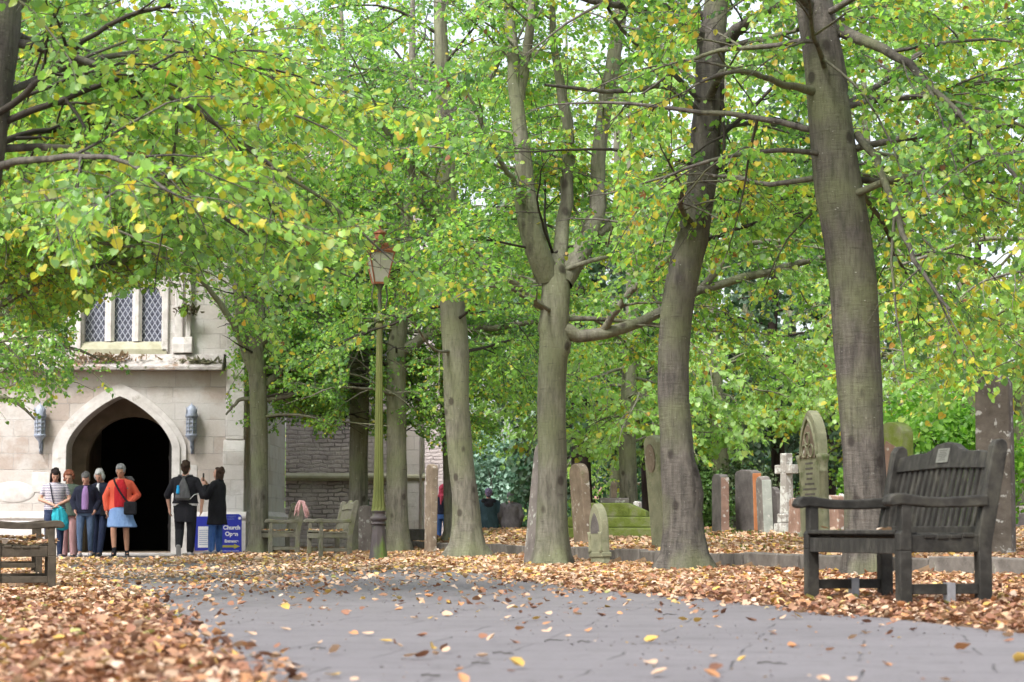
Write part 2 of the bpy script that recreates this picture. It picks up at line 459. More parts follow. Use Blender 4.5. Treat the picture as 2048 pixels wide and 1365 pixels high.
def spline(pts, n):
    """Catmull-Rom through pts (k, c) -> (n, c)"""
    p = np.asarray(pts, float); k = len(p)
    if k == 2:
        t = np.linspace(0, 1, n)[:, None]; return p[0] * (1 - t) + p[1] * t
    e = np.vstack([2 * p[0] - p[1], p, 2 * p[-1] - p[-2]])
    s = np.concatenate([[0], np.cumsum(np.linalg.norm(np.diff(p[:, :3], axis=0), axis=1))])
    u = np.interp(np.linspace(0, s[-1], n), s, np.arange(k))
    i = np.minimum(u.astype(int), k - 2); f = (u - i)[:, None]
    a, b, c, d = e[i], e[i + 1], e[i + 2], e[i + 3]
    return 0.5 * (2*b + (c - a)*f + (2*a - 5*b + 4*c - d)*f*f + (3*b - a - 3*c + d)*f**3)

LEAF = np.array([[0, 0, 0], [0, 1.0, -0.04], [.30, -.10, .05], [.50, .26, .10], [.36, .68, .05], [-.30, -.10, .05], [-.50, .26, .10], [-.36, .68, .05]])
LEAF_F = np.array([[0, 2, 3, 4, 1], [0, 1, 7, 6, 5]])
CURL = np.array([[0, 0, 0.02], [0, 1.0, 0.16], [.30, -.05, .14], [.48, .30, .26], [.30, .72, .22], [-.30, -.05, .06], [-.46, .30, .16], [-.30, .72, .18], [0, .5, -0.03]])
CURL_F = np.array([[0, 2, 3, 8], [8, 3, 4, 1], [0, 8, 6, 5], [8, 1, 7, 6]])

def leaves(name, pos, axis, nor, size, col, shape=LEAF, faces=LEAF_F, wide=None, smooth=False, curl=None, ragged=0):
    """one mesh of leaf blades"""
    Y = nrm(axis); X = nrm(np.cross(Y, nor)); Z = np.cross(X, Y)
    if wide is None: wide = np.ones(len(pos))
    s = size[:, None, None]
    V = pos[:, None, :] + s * (shape[None, :, 0:1] * wide[:, None, None] * X[:, None, :] + shape[None, :, 1:2] * Y[:, None, :] + shape[None, :, 2:3] * Z[:, None, :])
    k = len(shape)
    if curl is not None:
        V = V + s * (shape[None, :, 2:3] * Z[:, None, :]) * (curl[:, None, None] - 1)
    if ragged:
        V = V + s * np.random.default_rng(len(pos)).normal(0, ragged, V.shape)
    L = (faces[None] + (np.arange(len(pos)) * k)[:, None, None]).reshape(-1)
    st = np.arange(len(pos) * len(faces)) * faces.shape[1]
    me = np_mesh(name, V.reshape(-1, 3), L, st, smooth)
    set_col(me, np.repeat(col, k, axis=0))
    return me

G1, G2, G3 = np.array([.14, .28, .060]), np.array([.26, .44, .080]), np.array([.07, .155, .085])
Y1, Y2, O1, B1 = np.array([.42, .40, .055]), np.array([.52, .42, .07]), np.array([.50, .26, .06]), np.array([.20, .08, .03])
def leaf_cols(P, yellow, orange, pale, rng):
    n = len(P)
    k = np.sin(P[:, 0]*1.7+P[:, 2]*1.1) + np.sin(P[:, 1]*1.3-P[:, 2]*2.3+1) + np.sin(P[:, 0]*3.1-P[:, 1]*2.2)
    r = rng.random(n); t = rng.random(n)[:, None]
    c = np.where((r + .12*k)[:, None] < 0.36, G3 * (1 - t) + G1 * t, G1 * (1 - t) + G2 * t)
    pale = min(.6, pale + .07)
    c = c * (1 - pale) + pale * np.array([.38, .53, .20])  # pale share paints distance haze and bright light into the leaf colour
    q = rng.random(n)
    my = q < .75 * yellow * np.clip(1 + 0.55 * k, 0.1, 3)
    c[my] = (Y1 * (1 - t) + Y2 * t)[my]
    mh = (q > yellow * 2.4) & (q < yellow * 3.6); c[mh] = (0.6 * c + 0.4 * Y1)[mh]
    mo = rng.random(n) < orange * np.clip(1 + 0.6 * k, 0, 3)
    c[mo] = (O1 * (1 - t) + Y2 * t)[mo]
    mb = rng.random(n) < orange * 0.12; c[mb] = B1
    return c * (0.8 + 0.4 * rng.random((n, 1)))

# places the photograph shows free of leaves: (polygon in measured directions, nearest distance that may stay, share removed)
CLEAR = []
def inside(px, py, poly):
    r = np.zeros(len(px), bool); n = len(poly)
    for i in range(n):
        x0, y0 = poly[i]; x1, y1 = poly[(i + 1) % n]
        if y0 == y1: continue
        c = ((y0 > py) != (y1 > py)) & (px < (x1 - x0) * (py - y0) / (y1 - y0) + x0)
        r ^= c
    return r
LOWX = [-400, 0, 60, 150, 200, 262, 300, 330, 352, 380, 430, 455, 520, 640, 700, 860, 890, 950, 1060, 1150, 1300, 1450, 1600, 1640, 1690, 1760, 1800, 1950, 2060, 2400]
LOWY = [880, 880, 850, 800, 790, 770, 610, 590, 650, 640, 600, 860, 880, 865, 880, 880, 940, 950, 935, 930, 935, 925, 900, 850, 880, 880, 890, 880, 800, 800]
CLEAR_HARD = [[(150, 570), (310, 545), (350, 600), (350, 1100), (90, 1100), (90, 800)]]
def pruned(P, rng, limb=False):
    px, py, d = proj(P)
    lim = np.interp(px, LOWX, LOWY) + 14 * np.sin(px * 0.09) + 10 * np.sin(px * 0.23 + P[:, 1])
    bad = (py > lim) & (d < 57)
    bad |= d < 10.5
    if limb:
        for poly in CLEAR_HARD: bad |= inside(px, py, poly) & (d < 46)
        return bad
    for poly, D, share in CLEAR:
        m = inside(px, py, poly) & (d < D)
        bad |= m & (rng.random(len(P)) < share)
    far = (px < -260) | (px > 2310)
    bad |= far & (rng.random(len(P)) < 0.5)
    bad |= (py < -200) & (rng.random(len(P)) < 0.8)
    return bad

def wander(p0, d0, L, n, rng, droop, wig):
    """(N,3) starts, (N,3) directions, (N,) lengths -> (N,n,3)"""
    N = len(p0); P = np.zeros((N, n, 3)); P[:, 0] = p0; d = d0.copy()
    for i in range(1, n):
        d = nrm(d + rng.normal(0, wig, (N, 3)) + np.array([0, 0, -1.0]) * droop * (i / n))
        P[:, i] = P[:, i - 1] + d * (L / (n - 1))[:, None]
    return P

def tree(name, label, base, trunk, limbs, auto, seed, group=None, cat='tree', bark='bark', leafm='leaf',
         yellow=.06, orange=.008, pale=0.0, size=.056, per_twig=11, dens=1.0, twig_gap=.088, br_gap=.22, up=0.05,
         burrs=(), flare=1.5, prune=True, drop=0.07, br_len=1.25, limb_k=9):
    """trunk: (n,4) x y z r in the world; limbs: list of the same; auto: (count, zmin, zmax, len0, len1, rise0, rise1[, az0, az1])"""
    rng = np.random.default_rng(seed)
    base = np.asarray(base, float)
    root = empty(name, base, 0, label, cat, group)
    T = spline(trunk, 46)
    zb = base[2]
    n = len(T); k = 20
    h = T[:, 2] - zb
    R = T[:, 3] * (1 + (flare - 1) * np.exp(-np.maximum(h, 0) / 0.20) + 0.10 * np.exp(-np.maximum(h, 0) / 0.6))
    a = 2 * PI * np.arange(k) / k
    ph = rng.random(6) * 6.28
    rr = R[:, None] * (1 + 0.035*np.sin(2*a[None]+ph[0]+h[:, None]*1.1) + 0.03*np.sin(3*a[None]+ph[1]-h[:, None]*1.7) + 0.02*np.sin(5*a[None]+ph[2]+h[:, None]*5)
         + (0.16*flare)*np.exp(-np.maximum(h, 0)/0.20)[:, None]*np.sin(5*a[None]+ph[3]))
    rr = rr * (1 + rng.normal(0, 0.008, rr.shape))
    V = np.zeros((n, k, 3))
    V[:, :, 0] = T[:, None, 0] + rr*np.cos(a); V[:, :, 1] = T[:, None, 1] + rr*np.sin(a); V[:, :, 2] = T[:, None, 2]
    for (bz, ba, bs, bw) in burrs:     # swellings of old wounds
        g = np.exp(-((h[:, None]-bz)/bw)**2) * np.exp(-((np.angle(np.exp(1j*(a[None]-ba))))/0.75)**2) * bs
        V[:, :, 0] += g*np.cos(a); V[:, :, 1] += g*np.sin(a)
    i = np.arange(n-1)[:, None]; j = np.arange(k)[None]
    q = np.stack([i*k+j, i*k+(j+1) % k, (i+1)*k+(j+1) % k, (i+1)*k+j], -1).reshape(-1, 4)
    tr = link('trunk', quads_mesh('trunk', V.reshape(-1, 3) - base, q), M[bark], root)
    # limbs: traced ones first, then others all round the stem
    LL = [spline(l, 16) for l in limbs]
    for l in LL:
        l[1:-1, :3] += rng.normal(0, 0.009, (14, 3))
    for spec in auto:
        cnt, z0, z1, l0, l1, r0, r1 = spec[:7]
        az0, az1 = spec[7:9] if len(spec) > 7 else (0, 360)
        for q_ in range(cnt):
            z = zb + z0 + (z1 - z0) * (q_ + rng.random()) / cnt
            idx = np.argmin(np.abs(T[:, 2] - z)); p = T[idx]
            az = math.radians(az0 + (az1 - az0) * ((q_ * 0.618 + 0.15*rng.random()) % 1))
            rise = math.radians(r0 + (r1 - r0) * rng.random())
            L = l0 + (l1 - l0) * rng.random()
            d = np.array([[math.cos(az)*math.cos(rise), math.sin(az)*math.cos(rise), math.sin(rise)]])
            w = wander(p[None, :3], d, np.array([L]), 14, rng, drop, 0.09)[0]
            r_ = min(p[3]*0.38, 0.007 + 0.0085*L) * np.linspace(1, 0.16, 14)
            w = np.concatenate([w, r_[:, None]], 1)
            if prune:
                bad = np.nonzero(pruned(w[:, :3], rng, True)[3:])[0]
                if len(bad):
                    if bad[0] < 3: continue
                    w = spline(w[:bad[0]+3], 14); w[:, 3] *= np.linspace(1, .15, 14)
            LL.append(w)
    Ptw = []
    for li, l in enumerate(LL):
        P, r = l[:, :3], l[:, 3]
        s = np.concatenate([[0], np.cumsum(np.linalg.norm(np.diff(P, axis=0), axis=1))])
        parts = [tubes(P[None], r[None], limb_k)]
        nb = max(3, int(s[-1] * 0.88 / br_gap * dens))
        t = s[-1] * (0.14 + 0.86 * (np.arange(nb) + rng.random(nb)) / nb)
        B0 = np.stack([np.interp(t, s, P[:, c]) for c in range(3)], 1)
        rb = np.interp(t, s, r)
        Tn = nrm(np.gradient(P, axis=0)); Tt = nrm(np.stack([np.interp(t, s, Tn[:, c]) for c in range(3)], 1))
        side = nrm(np.cross(Tt, np.array([0, 0, 1.0])) + 1e-6) * np.where(np.arange(nb) % 2, 1, -1)[:, None]
        d1 = nrm(0.65*Tt + side*(0.5+0.6*rng.random((nb, 1))) + rng.normal(0, 0.3, (nb, 3)) + np.array([0, 0, up]))
        L1 = (0.55 + 0.95*rng.random(nb)) * (1.15 - 0.45*t/s[-1]) * br_len
        BP = wander(B0, d1, L1, 7, rng, 0.16 + drop, 0.10)
        BR = np.minimum(rb*0.6, 0.0065 + 0.0075*L1)[:, None] * np.linspace(1, 0.3, 7)[None]
        # twigs on every branch
        reps = np.maximum(3, (L1 / twig_gap).astype(int))
        bi = np.repeat(np.arange(nb), reps)
        u = rng.random(len(bi)) * 0.92 + 0.08
        f = u * 6; i0 = np.minimum(f.astype(int), 5); fr = (f - i0)[:, None]
        W0 = BP[bi, i0]*(1-fr) + BP[bi, i0+1]*fr
        dt = nrm(BP[bi, i0+1] - BP[bi, i0])
        sd = nrm(np.cross(dt, np.array([0, 0, 1.0])) + 1e-6) * np.where(rng.random(len(bi)) < .5, 1, -1)[:, None]
        d2 = nrm(0.6*dt + 0.75*sd + rng.normal(0, 0.35, (len(bi), 3)))
        L2 = 0.22 + 0.38*rng.random(len(bi))
        TP = wander(W0, d2, L2, 4, rng, 0.25, 0.12)
        if prune:
            okb = ~pruned(BP[:, -1], rng) | ~pruned(BP[:, 2], rng)
            okb &= ~pruned(BP[:, 4], rng) & ~pruned(BP[:, 6], rng)
            okt = ~pruned(TP[:, -1], rng) & okb[bi]
        else:
            okb = np.ones(nb, bool); okt = np.ones(len(bi), bool)
        if okb.any(): parts.append(tubes(BP[okb], BR[okb], 5))
        TR = np.full(len(bi), 0.0030)[:, None] * np.array([1.2, 1, .8, .5])[None]
        if okt.any():
            parts.append(tubes(TP[okt], TR[okt], 3)); Ptw.append(TP[okt])
        v, q = join(parts)
        link('limb', quads_mesh('limb', v - base, q), M['twig'] if r[0] < 0.03 else M[bark], root)
    TP = np.concatenate(Ptw)
    m = per_twig
    N = len(TP)
    u = np.tile((np.arange(m) + 0.6) / m, N) + rng.normal(0, 0.03, N*m)
    ti = np.repeat(np.arange(N), m)
    f = np.clip(u, 0, 1) * 3; i0 = np.minimum(f.astype(int), 2); fr = (f-i0)[:, None]
    pos = TP[ti, i0]*(1-fr) + TP[ti, i0+1]*fr
    dt = nrm(TP[ti, i0+1]-TP[ti, i0])
    sd = nrm(np.cross(dt, np.array([0, 0, 1.0])) + 1e-6) * np.where(np.arange(N*m) % 2, 1, -1)[:, None]
    axis = nrm(0.35*dt + 0.6*sd + rng.normal(0, 0.38, (N*m, 3)) + np.array([0, 0, -0.55]))
    pos = pos + axis*0.03
    nor = nrm(rng.normal(0, 0.55, (N*m, 3)) + np.array([0, 0, 0.8]) - 0.2*dt)
    sz = size*(0.5 + 0.8*rng.random(N*m))
    if prune:
        ok = ~pruned(pos, rng)
        pos, axis, nor, sz = pos[ok], axis[ok], nor[ok], sz[ok]
    c = leaf_cols(pos, yellow, orange, pale, rng)
    cr = link('crown', leaves('crown', pos - base, axis, nor, sz, c), M[leafm], root)
    global NLEAF
    NLEAF += len(pos)
    return root
NLEAF = 0

def px_poly(D, pts):
    """(px, py, half width in px[, depth offset]) -> x y z r"""
    o = []
    for p in pts:
        d = D + (p[3] if len(p) > 3 else 0)
        w = at(p[0], p[1], d)
        o.append((w.x, w.y, w.z, p[2] * d / F))
    return o
def px_tree(name, label, D, trunk, limbs, auto, seed, **kw):
    T = px_poly(D, trunk)
    x, y = T[0][0], T[0][1]
    z = g1(x, y) - 0.02
    T = [(x, y, z, T[0][3])] + T[1:]
    return tree(name, label, (x, y, z), T, [px_poly(D, l) for l in limbs], auto, seed, **kw)

# the stems of the near row stay clear of leaves in front of them, as do the porch and the window
TR_A = [(1735, 1156, 44), (1730, 1000, 43), (1726, 900, 42), (1714, 700, 45), (1707, 560, 47), (1674, 350, 46), (1654, 200, 43), (1648, 130, 42), (1628, 0, 38), (1595, -250, 30), (1570, -520, 16), (1560, -700, 5)]
TR_B = [(1371, 1140, 37), (1366, 1073, 36), (1361, 1000, 34), (1357, 944, 34), (1353, 868, 33), (1347, 780, 32), (1350, 650, 33), (1364, 560, 34), (1384, 470, 32), (1397, 400, 30), (1410, 330, 29), (1418, 200, 29), (1423, 90, 28), (1432, 0, 24), (1440, -250, 17), (1450, -560, 5)]
TR_C = [(1103, 1130, 33), (1104, 1000, 30), (1103, 800, 28), (1107, 700, 28), (1112, 600, 28), (1112, 560, 27), (1108, 530, 22), (1106, 508, 8)]
TR_D = [(935, 1114, 30), (930, 1000, 26), (920, 900, 26), (914, 800, 26), (911, 700, 27), (904, 600, 25), (897, 450, 22), (890, 300, 19), (882, 100, 15), (876, -150, 8), (872, -300, 3)]
TR_E = [(796, 1100, 21), (793, 900, 20), (792, 800, 20), (793, 700, 20), (800, 640, 17), (806, 560, 15), (812, 450, 13), (822, 330, 11), (824, 150, 8), (826, -60, 3)]
TR_F = [(716, 1096, 20), (718, 900, 19), (719, 800, 19), (719, 700, 18), (716, 640, 14), (706, 500, 12), (696, 350, 10), (690, 200, 8), (682, 40, 4)]
TR_G = [(518, 1100, 18), (519, 900, 17), (517, 800, 17), (513, 720, 17), (507, 620, 13), (503, 540, 11), (498, 420, 9), (490, 280, 7), (484, 120, 3)]
def stem_clear(T, D, y0, y1, share, pad=3):
    T = [t for t in T if y0 <= t[1] <= y1]
    CLEAR.append(([(t[0]-t[2]-pad, t[1]) for t in T] + [(t[0]+t[2]+pad, t[1]) for t in reversed(T)], D, share))
TR_H = [(-150, 1260, 62), (-118, 900, 58), (-90, 600, 57), (-62, 400, 57), (-25, 150, 55), (-8, 0, 54)]
stem_clear(TR_H, 15.8, 0, 1300, .95)
stem_clear(TR_A, 21.4, 0, 1200, .97); stem_clear(TR_B, 24.8, 0, 1200, .94)
stem_clear(TR_C, 28.8, 540, 1200, .97); stem_clear(TR_D, 35.8, 590, 1200, .96)
stem_clear(TR_E, 43.5, 640, 1200, .9); stem_clear(TR_F, 45.5, 650, 1200, .93)
stem_clear(TR_G, 43.2, 700, 1200, .85)
C_STEM = [(1030, 560), (1000, 0), (1260, 0), (1215, 560)]
CLEAR.append((C_STEM, 28.6, .72))
CLEAR.append(([(160, 632), (225, 600), (300, 582), (345, 622), (345, 700), (150, 700)], 46, .92))
CLEAR.append(([(300, 560), (460, 520), (460, 840), (345, 760)], 44, .55))
CLEAR.append(([(735, 455), (800, 455), (795, 600), (735, 600)], 35.7, .8))
CLEAR.append(([(1140, 640), (1240, 640), (1400, 560), (1520, 525), (1670, 490), (1670, 530), (1520, 565), (1400, 600), (1250, 690), (1140, 690)], 29.4, .9))
CLEAR.append(([(744, 640), (774, 640), (780, 1120), (735, 1120)], 35.8, .97))
CLEAR.append(([(815, 705), (850, 655), (950, 640), (1080, 625), (1080, 660), (950, 675), (860, 690)], 43.6, .75))

GR = 'lime trees lining the churchyard path'
px_tree('lime_tree', 'lime tree with a thick stem leaning left, right behind the dark bench', 21.5, TR_A,
    [[(1658, 190, 11), (1560, 165, 7, -.4), (1475, 142, 5, -.8), (1400, 165, 3, -1)],
     [(1715, 270, 9), (1760, 330, 8, -.5), (1790, 420, 7, -.8), (1830, 520, 5, -1.2), (1900, 620, 3, -1.6)],
     [(1680, 60, 14), (1800, 120, 9, -1), (1950, 260, 6, -1.6), (2080, 420, 3, -2)],
     [(1640, 20, 12), (1520, -60, 9, -1), (1400, -120, 6, -2)]],
    [(9, 4.2, 7.6, 2.2, 3.6, 5, 35), (5, 3.6, 4.6, 2.6, 3.8, -5, 12, -60, 60), (3, 3.6, 4.4, 2.4, 3.4, 0, 20, 130, 250)], 21,
    group=GR, bark='bark_dark', yellow=.15, orange=.05, burrs=[(3.75, 3.6, .05, .08), (1.9, -1.2, .02, .05)], flare=1.15)
px_tree('lime_tree', 'lime tree with a bent stem, a side burr and a peeling root flare', 25, TR_B,
    [[(1405, 75, 17), (1340, 25, 12, -.5), (1290, -12, 9, -.8), (1200, -70, 6, -1)],
     [(1440, 95, 17), (1490, 50, 12, -.4), (1556, 8, 10, -.8), (1660, -60, 7, -1)],
     [(1416, 210, 9), (1440, 150, 8, -.6), (1475, 145, 6, -.8), (1570, 165, 4, -1)],
     [(1400, 30, 10), (1300, 22, 8, -.7), (1190, 4, 6, -1.1), (1080, -30, 3, -1.3)],
     [(1415, 240, 7), (1330, 175, 6, -.5), (1230, 185, 5, -.9), (1090, 170, 3, -1.4)],
     [(1440, 330, 5), (1520, 390, 4, .5), (1640, 390, 3, 1)],
     [(1445, 150, 5, -.3), (1446, 220, 4, -.35), (1448, 330, 3, -.3), (1440, 430, 2, -.25)]],
    [(10, 4.6, 8, 2.2, 3.6, 5, 40), (6, 3.6, 5, 2.4, 3.6, -8, 15)], 22,
    group=GR, bark='bark_dark', yellow=.09, orange=.02, burrs=[(.98, -0.35, .13, .10), (.80, -0.5, .05, .2), (3.6, 0.2, .03, .07), (4.9, 3.5, .03, .06), (0.45, -0.9, .03, .1)], flare=1.6)
px_tree('lime_tree', 'lime tree that forks into three upright stems above one long level limb', 29, TR_C,
    [[(1096, 555, 26), (1072, 490, 24, -.2), (1053, 413, 24, -.2), (1044, 290, 16, -.2), (1025, 105, 13, -.2), (1016, 0, 10), (1010, -150, 5)],
     [(1040, 200, 11, -.2), (1055, 100, 10, -.3), (1064, 0, 8, -.4), (1070, -120, 4)],
     [(1116, 555, 16), (1130, 430, 14, .3), (1138, 330, 13, .3), (1130, 220, 11, .3), (1110, 100, 8, .3), (1100, -40, 5)],
     [(1126, 565, 22), (1165, 500, 20, .2), (1195, 420, 18, .4), (1196, 330, 15, .4), (1212, 200, 15, .4), (1236, 60, 14, .4), (1250, -80, 9, .4)],
     [(1115, 655, 22), (1140, 668, 15), (1185, 672, 13), (1240, 660, 12), (1320, 625, 10, .4), (1400, 580, 9, .6), (1520, 548, 8, .8), (1650, 515, 6, 1), (1740, 505, 4, 1.2)],
     [(1205, 664, 8), (1255, 590, 7, -.4), (1340, 510, 6, -.8), (1420, 400, 3, -1)],
     [(1400, 580, 8, .6), (1470, 500, 7, .7), (1560, 482, 5, .8), (1680, 485, 3, 1)],
     [(1190, 470, 12, .3), (1250, 430, 10, .8), (1290, 380, 7, 1.2), (1340, 300, 4, 1.6)],
     [(1090, 615, 9), (1050, 590, 8, -.3), (1005, 545, 6, -.6), (950, 500, 3, -.8)],
     [(1045, 385, 7), (1025, 360, 6, -.4), (995, 310, 5, -.7), (930, 180, 3, -1)]],
    [(3, 4.0, 4.3, 2.4, 3.8, 20, 60), (5, 3.0, 4.2, 2.4, 3.4, -2, 20)], 23,
    group=GR, yellow=.09, orange=.012, burrs=[(2.85, -.2, .05, .1), (3.1, 3.3, .03, .08)], flare=1.35)
px_tree('lime_tree', 'lime tree with a straight smooth stem, a round dark scar and a wide flared foot', 36, TR_D,
    [[(905, 600, 10), (940, 520, 8, -.5), (985, 440, 5, -.9), (1040, 380, 3, -1)],
     [(895, 480, 10), (850, 400, 8, -.5), (800, 300, 6, -.8), (720, 200, 3, -1.2)],
     [(890, 330, 9), (930, 240, 8, .3), (985, 150, 6, .5), (1030, 40, 3)]],
    [(14, 4.2, 9, 2.2, 3.6, 5, 45), (8, 3.2, 4.8, 2.4, 3.4, -8, 15)], 24,
    group=GR, yellow=.08, orange=.008, burrs=[(1.25, -1.75, .02, .08), (2.5, -1.7, .03, .1), (.62, -.3, .02, .06)], flare=1.5)
px_tree('lime_tree', 'brown stemmed lime tree close behind the green lamp post, with one level limb', 44, TR_E,
    [[(805, 700, 13), (830, 690, 12), (850, 672, 10), (900, 660, 8), (950, 658, 7), (1010, 652, 6), (1080, 642, 5), (1150, 630, 3)],
     [(830, 690, 9), (880, 640, 7), (930, 600, 5), (950, 560, 3)],
     [(800, 620, 9), (770, 520, 8), (740, 400, 6), (700, 300, 3)]],
    [(14, 4.4, 10, 2.2, 3.6, 5, 45), (12, 2.9, 4.8, 2.0, 3.4, -8, 15)], 25, group=GR, yellow=.06, orange=.005, flare=1.3)
px_tree('lime_tree', 'lime tree with a reddish brown stem forked at head height over the benches', 46, TR_F,
    [[(726, 680, 13), (745, 640, 11), (757, 580, 9), (766, 480, 7), (775, 360, 4)],
     [(708, 640, 8), (680, 560, 7), (640, 440, 6), (600, 330, 5), (560, 250, 3)],
     [(716, 700, 6), (680, 640, 5, -.4), (640, 590, 4, -.8), (600, 560, 2, -1)],
     [(714, 600, 7), (670, 540, 6, .6), (620, 500, 5, 1.2), (570, 480, 3, 1.8)], [(712, 680, 6), (660, 690, 5, .8), (610, 700, 4, 1.4), (570, 730, 2, 2)],
     [(712, 560, 7), (660, 470, 6, -.3), (610, 420, 4, -.6), (570, 400, 2, -1)], [(718, 740, 5), (670, 760, 4, .5), (620, 800, 2, 1)]],
    [(14, 4.6, 10, 2.2, 3.6, 5, 45), (16, 2.6, 5.4, 2.0, 3.4, -10, 16)], 26, group=GR, yellow=.04, orange=.004, flare=1.25)
px_tree('lime_tree', 'lime tree with many rising stems in front of the church porch corner', 43.5, TR_G,
    [[(508, 740, 13), (488, 680, 12), (478, 600, 11), (472, 500, 9), (468, 400, 7), (462, 250, 3)],
     [(516, 700, 10), (522, 620, 9), (518, 520, 8), (524, 400, 6), (535, 280, 3)],
     [(500, 720, 8), (462, 640, 7, -.3), (415, 575, 5, -.5), (362, 530, 3, -.8)],
     [(522, 690, 8), (560, 645, 7, -.2), (610, 605, 6, -.4), (655, 575, 4, -.5)],
     [(524, 775, 9), (570, 735, 8, .2), (620, 700, 6, .3), (670, 640, 4, .4)],
     [(524, 800, 7), (580, 790, 6), (640, 770, 5), (700, 770, 3)],
     [(512, 800, 5), (480, 800, 4), (452, 830, 2)]],
    [(9, 5, 9.6, 2.0, 3.2, 10, 50), (6, 3.4, 5.4, 1.8, 2.8, -5, 20), (9, 2.5, 4.2, 2.2, 3.4, -8, 14, -40, 70)], 27, group=GR, yellow=.05, orange=.004, flare=1.5)
px_tree('lime_tree', 'pale lime stem rising right behind the smooth straight stem', 47,
    [(902, 1066, 12), (897, 900, 12), (889, 760, 12), (882, 680, 11), (878, 560, 10), (872, 400, 8), (866, 200, 5), (862, 60, 2)],
    [[(884, 700, 6), (930, 650, 5), (980, 640, 3)]],
    [(12, 4, 9.6, 2.0, 3.4, 5, 45), (6, 2.8, 4.2, 2, 3.2, -8, 12)], 28, group=GR, yellow=.10, orange=.006, flare=1.4)
# left row of the avenue: the stems stand beside the view, the boughs reach over the path
px_tree('lime_tree', 'lime tree with a dark leaning stem nearest on the open side of the path', 16,
    [(-150, 1260, 62), (-118, 900, 58), (-90, 600, 57), (-62, 400, 57), (-25, 150, 55), (-8, 0, 54), (30, -350, 40), (60, -700, 20), (70, -900, 6)],
    [[(-20, 40, 20), (120, -60, 14, .5), (300, -160, 10, 1), (480, -250, 4, 1.5)],
     [(-50, 330, 8), (40, 270, 7, .6), (150, 255, 5, 1.2), (260, 235, 6, 1.8), (340, 280, 3, 2.2)],
     [(-40, 250, 8), (60, 180, 7, -.3), (200, 60, 5, -.6), (340, 10, 4, -.8)]],
    [(4, 3.4, 6.4, 2.2, 3.6, 8, 35), (5, 2.9, 4.4, 2.6, 3.6, -4, 16, -50, 75)], 31,
    group=GR, bark='bark_dark', yellow=.16, orange=.012, pale=.12, flare=1.2)
px_tree('lime_tree', 'lime tree beside the left benches with long yellowing boughs', 24,
    [(-215, 1150, 42), (-205, 700, 39), (-190, 400, 36), (-180, 100, 30), (-170, -200, 20), (-165, -450, 5)],
    [[(-205, 640, 15), (-90, 560, 12), (60, 470, 9), (200, 330, 5), (300, 240, 3)],
     [(-200, 520, 15), (-60, 400, 12, .4), (120, 250, 8, .8), (260, 120, 4, 1)],
     [(-205, 700, 11), (-80, 660, 9, .4), (40, 590, 7, .8), (150, 545, 5, 1), (260, 520, 3, 1.2)]],
    [(10, 3.4, 8, 2.4, 3.8, 5, 40), (16, 2.9, 5.6, 3, 4.8, 0, 30, -50, 60)], 32,
    group=GR, yellow=.14, orange=.010, pale=.14, flare=1.3)
px_tree('lime_tree', 'lime tree farther along the left side, its low boughs hanging before the church', 33,
    [(-120, 1125, 30), (-112, 800, 28), (-105, 500, 26), (-95, 200, 20), (-88, -80, 12), (-85, -250, 4)],
    [[(-112, 700, 11), (-30, 650, 9), (60, 600, 8), (130, 565, 6), (215, 545, 4), (290, 540, 3)],
     [(-112, 760, 9), (-40, 740, 8, .3), (40, 700, 6, .6), (120, 690, 4, .8), (200, 720, 2, 1)],
     [(-108, 600, 10), (0, 500, 9), (120, 400, 7), (260, 320, 4), (350, 280, 2)],
     [(-112, 820, 6), (-40, 800, 5), (20, 800, 4), (70, 840, 2)]],
    [(10, 3.6, 9, 2.4, 3.8, 5, 40), (16, 2.5, 7.5, 2.8, 4.8, -6, 30, -60, 60)], 33,
    group=GR, yellow=.07, orange=.006, flare=1.3)
px_tree('lime_tree', 'lime tree at the far end of the left side, close to the church wall', 40,
    [(-40, 1110, 24), (-36, 800, 22), (-30, 500, 19), (-20, 200, 13), (-15, 0, 8), (-12, -120, 3)],
    [[(-34, 640, 9), (60, 560, 8), (160, 460, 6), (260, 380, 4), (330, 330, 2)],
     [(-36, 740, 7), (20, 700, 6), (80, 660, 4), (140, 650, 2)]],
    [(12, 3.8, 9.5, 2.4, 3.8, 5, 45), (14, 3, 8.5, 2.6, 4.4, -4, 30, -60, 60)], 34,
    group=GR, yellow=.08, orange=.006, flare=1.3)

# ------------------------------------------------------------------ trees beyond, across the churchyard
def far_tree(name, label, px, D, kind, seed, h=11.0, r=.22, group='trees beyond the gravestones', **kw):
    w = at(px, HOR, D); x, y = w.x, D; z = g1(x, y) - .03
    rng = np.random.default_rng(seed)
    T = [(x, y, z, r*1.05), (x + rng.normal(0, .06), y, z + 2, r*.95), (x + rng.normal(0, .15), y, z + h*.5, r*.7), (x + rng.normal(0, .3), y, z + h, r*.12)]
    if kind == 'lime':
        return tree(name, label, (x, y, z), T, [], [(26 if h > 11 else 8, 3.4, h*.93, 2.6, 4.2, 0, 40), (16, 2.0, 4.8, 2.8, 4.6, -8, 14)], seed, group=group,
                    size=.11, per_twig=7, twig_gap=.17, br_gap=.33, br_len=1.15, drop=.22, limb_k=6, **kw)
    return tree(name, label, (x, y, z), T, [], [(26, 1.9, h*.95, 2.2, 4.4, -5, 25)], seed, group=group, cat='tree', leafm='needle',
                size=.15, per_twig=7, twig_gap=.19, br_gap=.34, br_len=1.0, drop=.30, limb_k=6, yellow=0, orange=0, **kw)
G1s, G2s, G3s = G1, G2, G3
FAR0 = 0
far_tree('lime_tree', 'lime tree with drooping pale green boughs over the mossy tomb', 1262, 50, 'lime', 41, r=.19, yellow=.10, orange=.01, pale=.5)
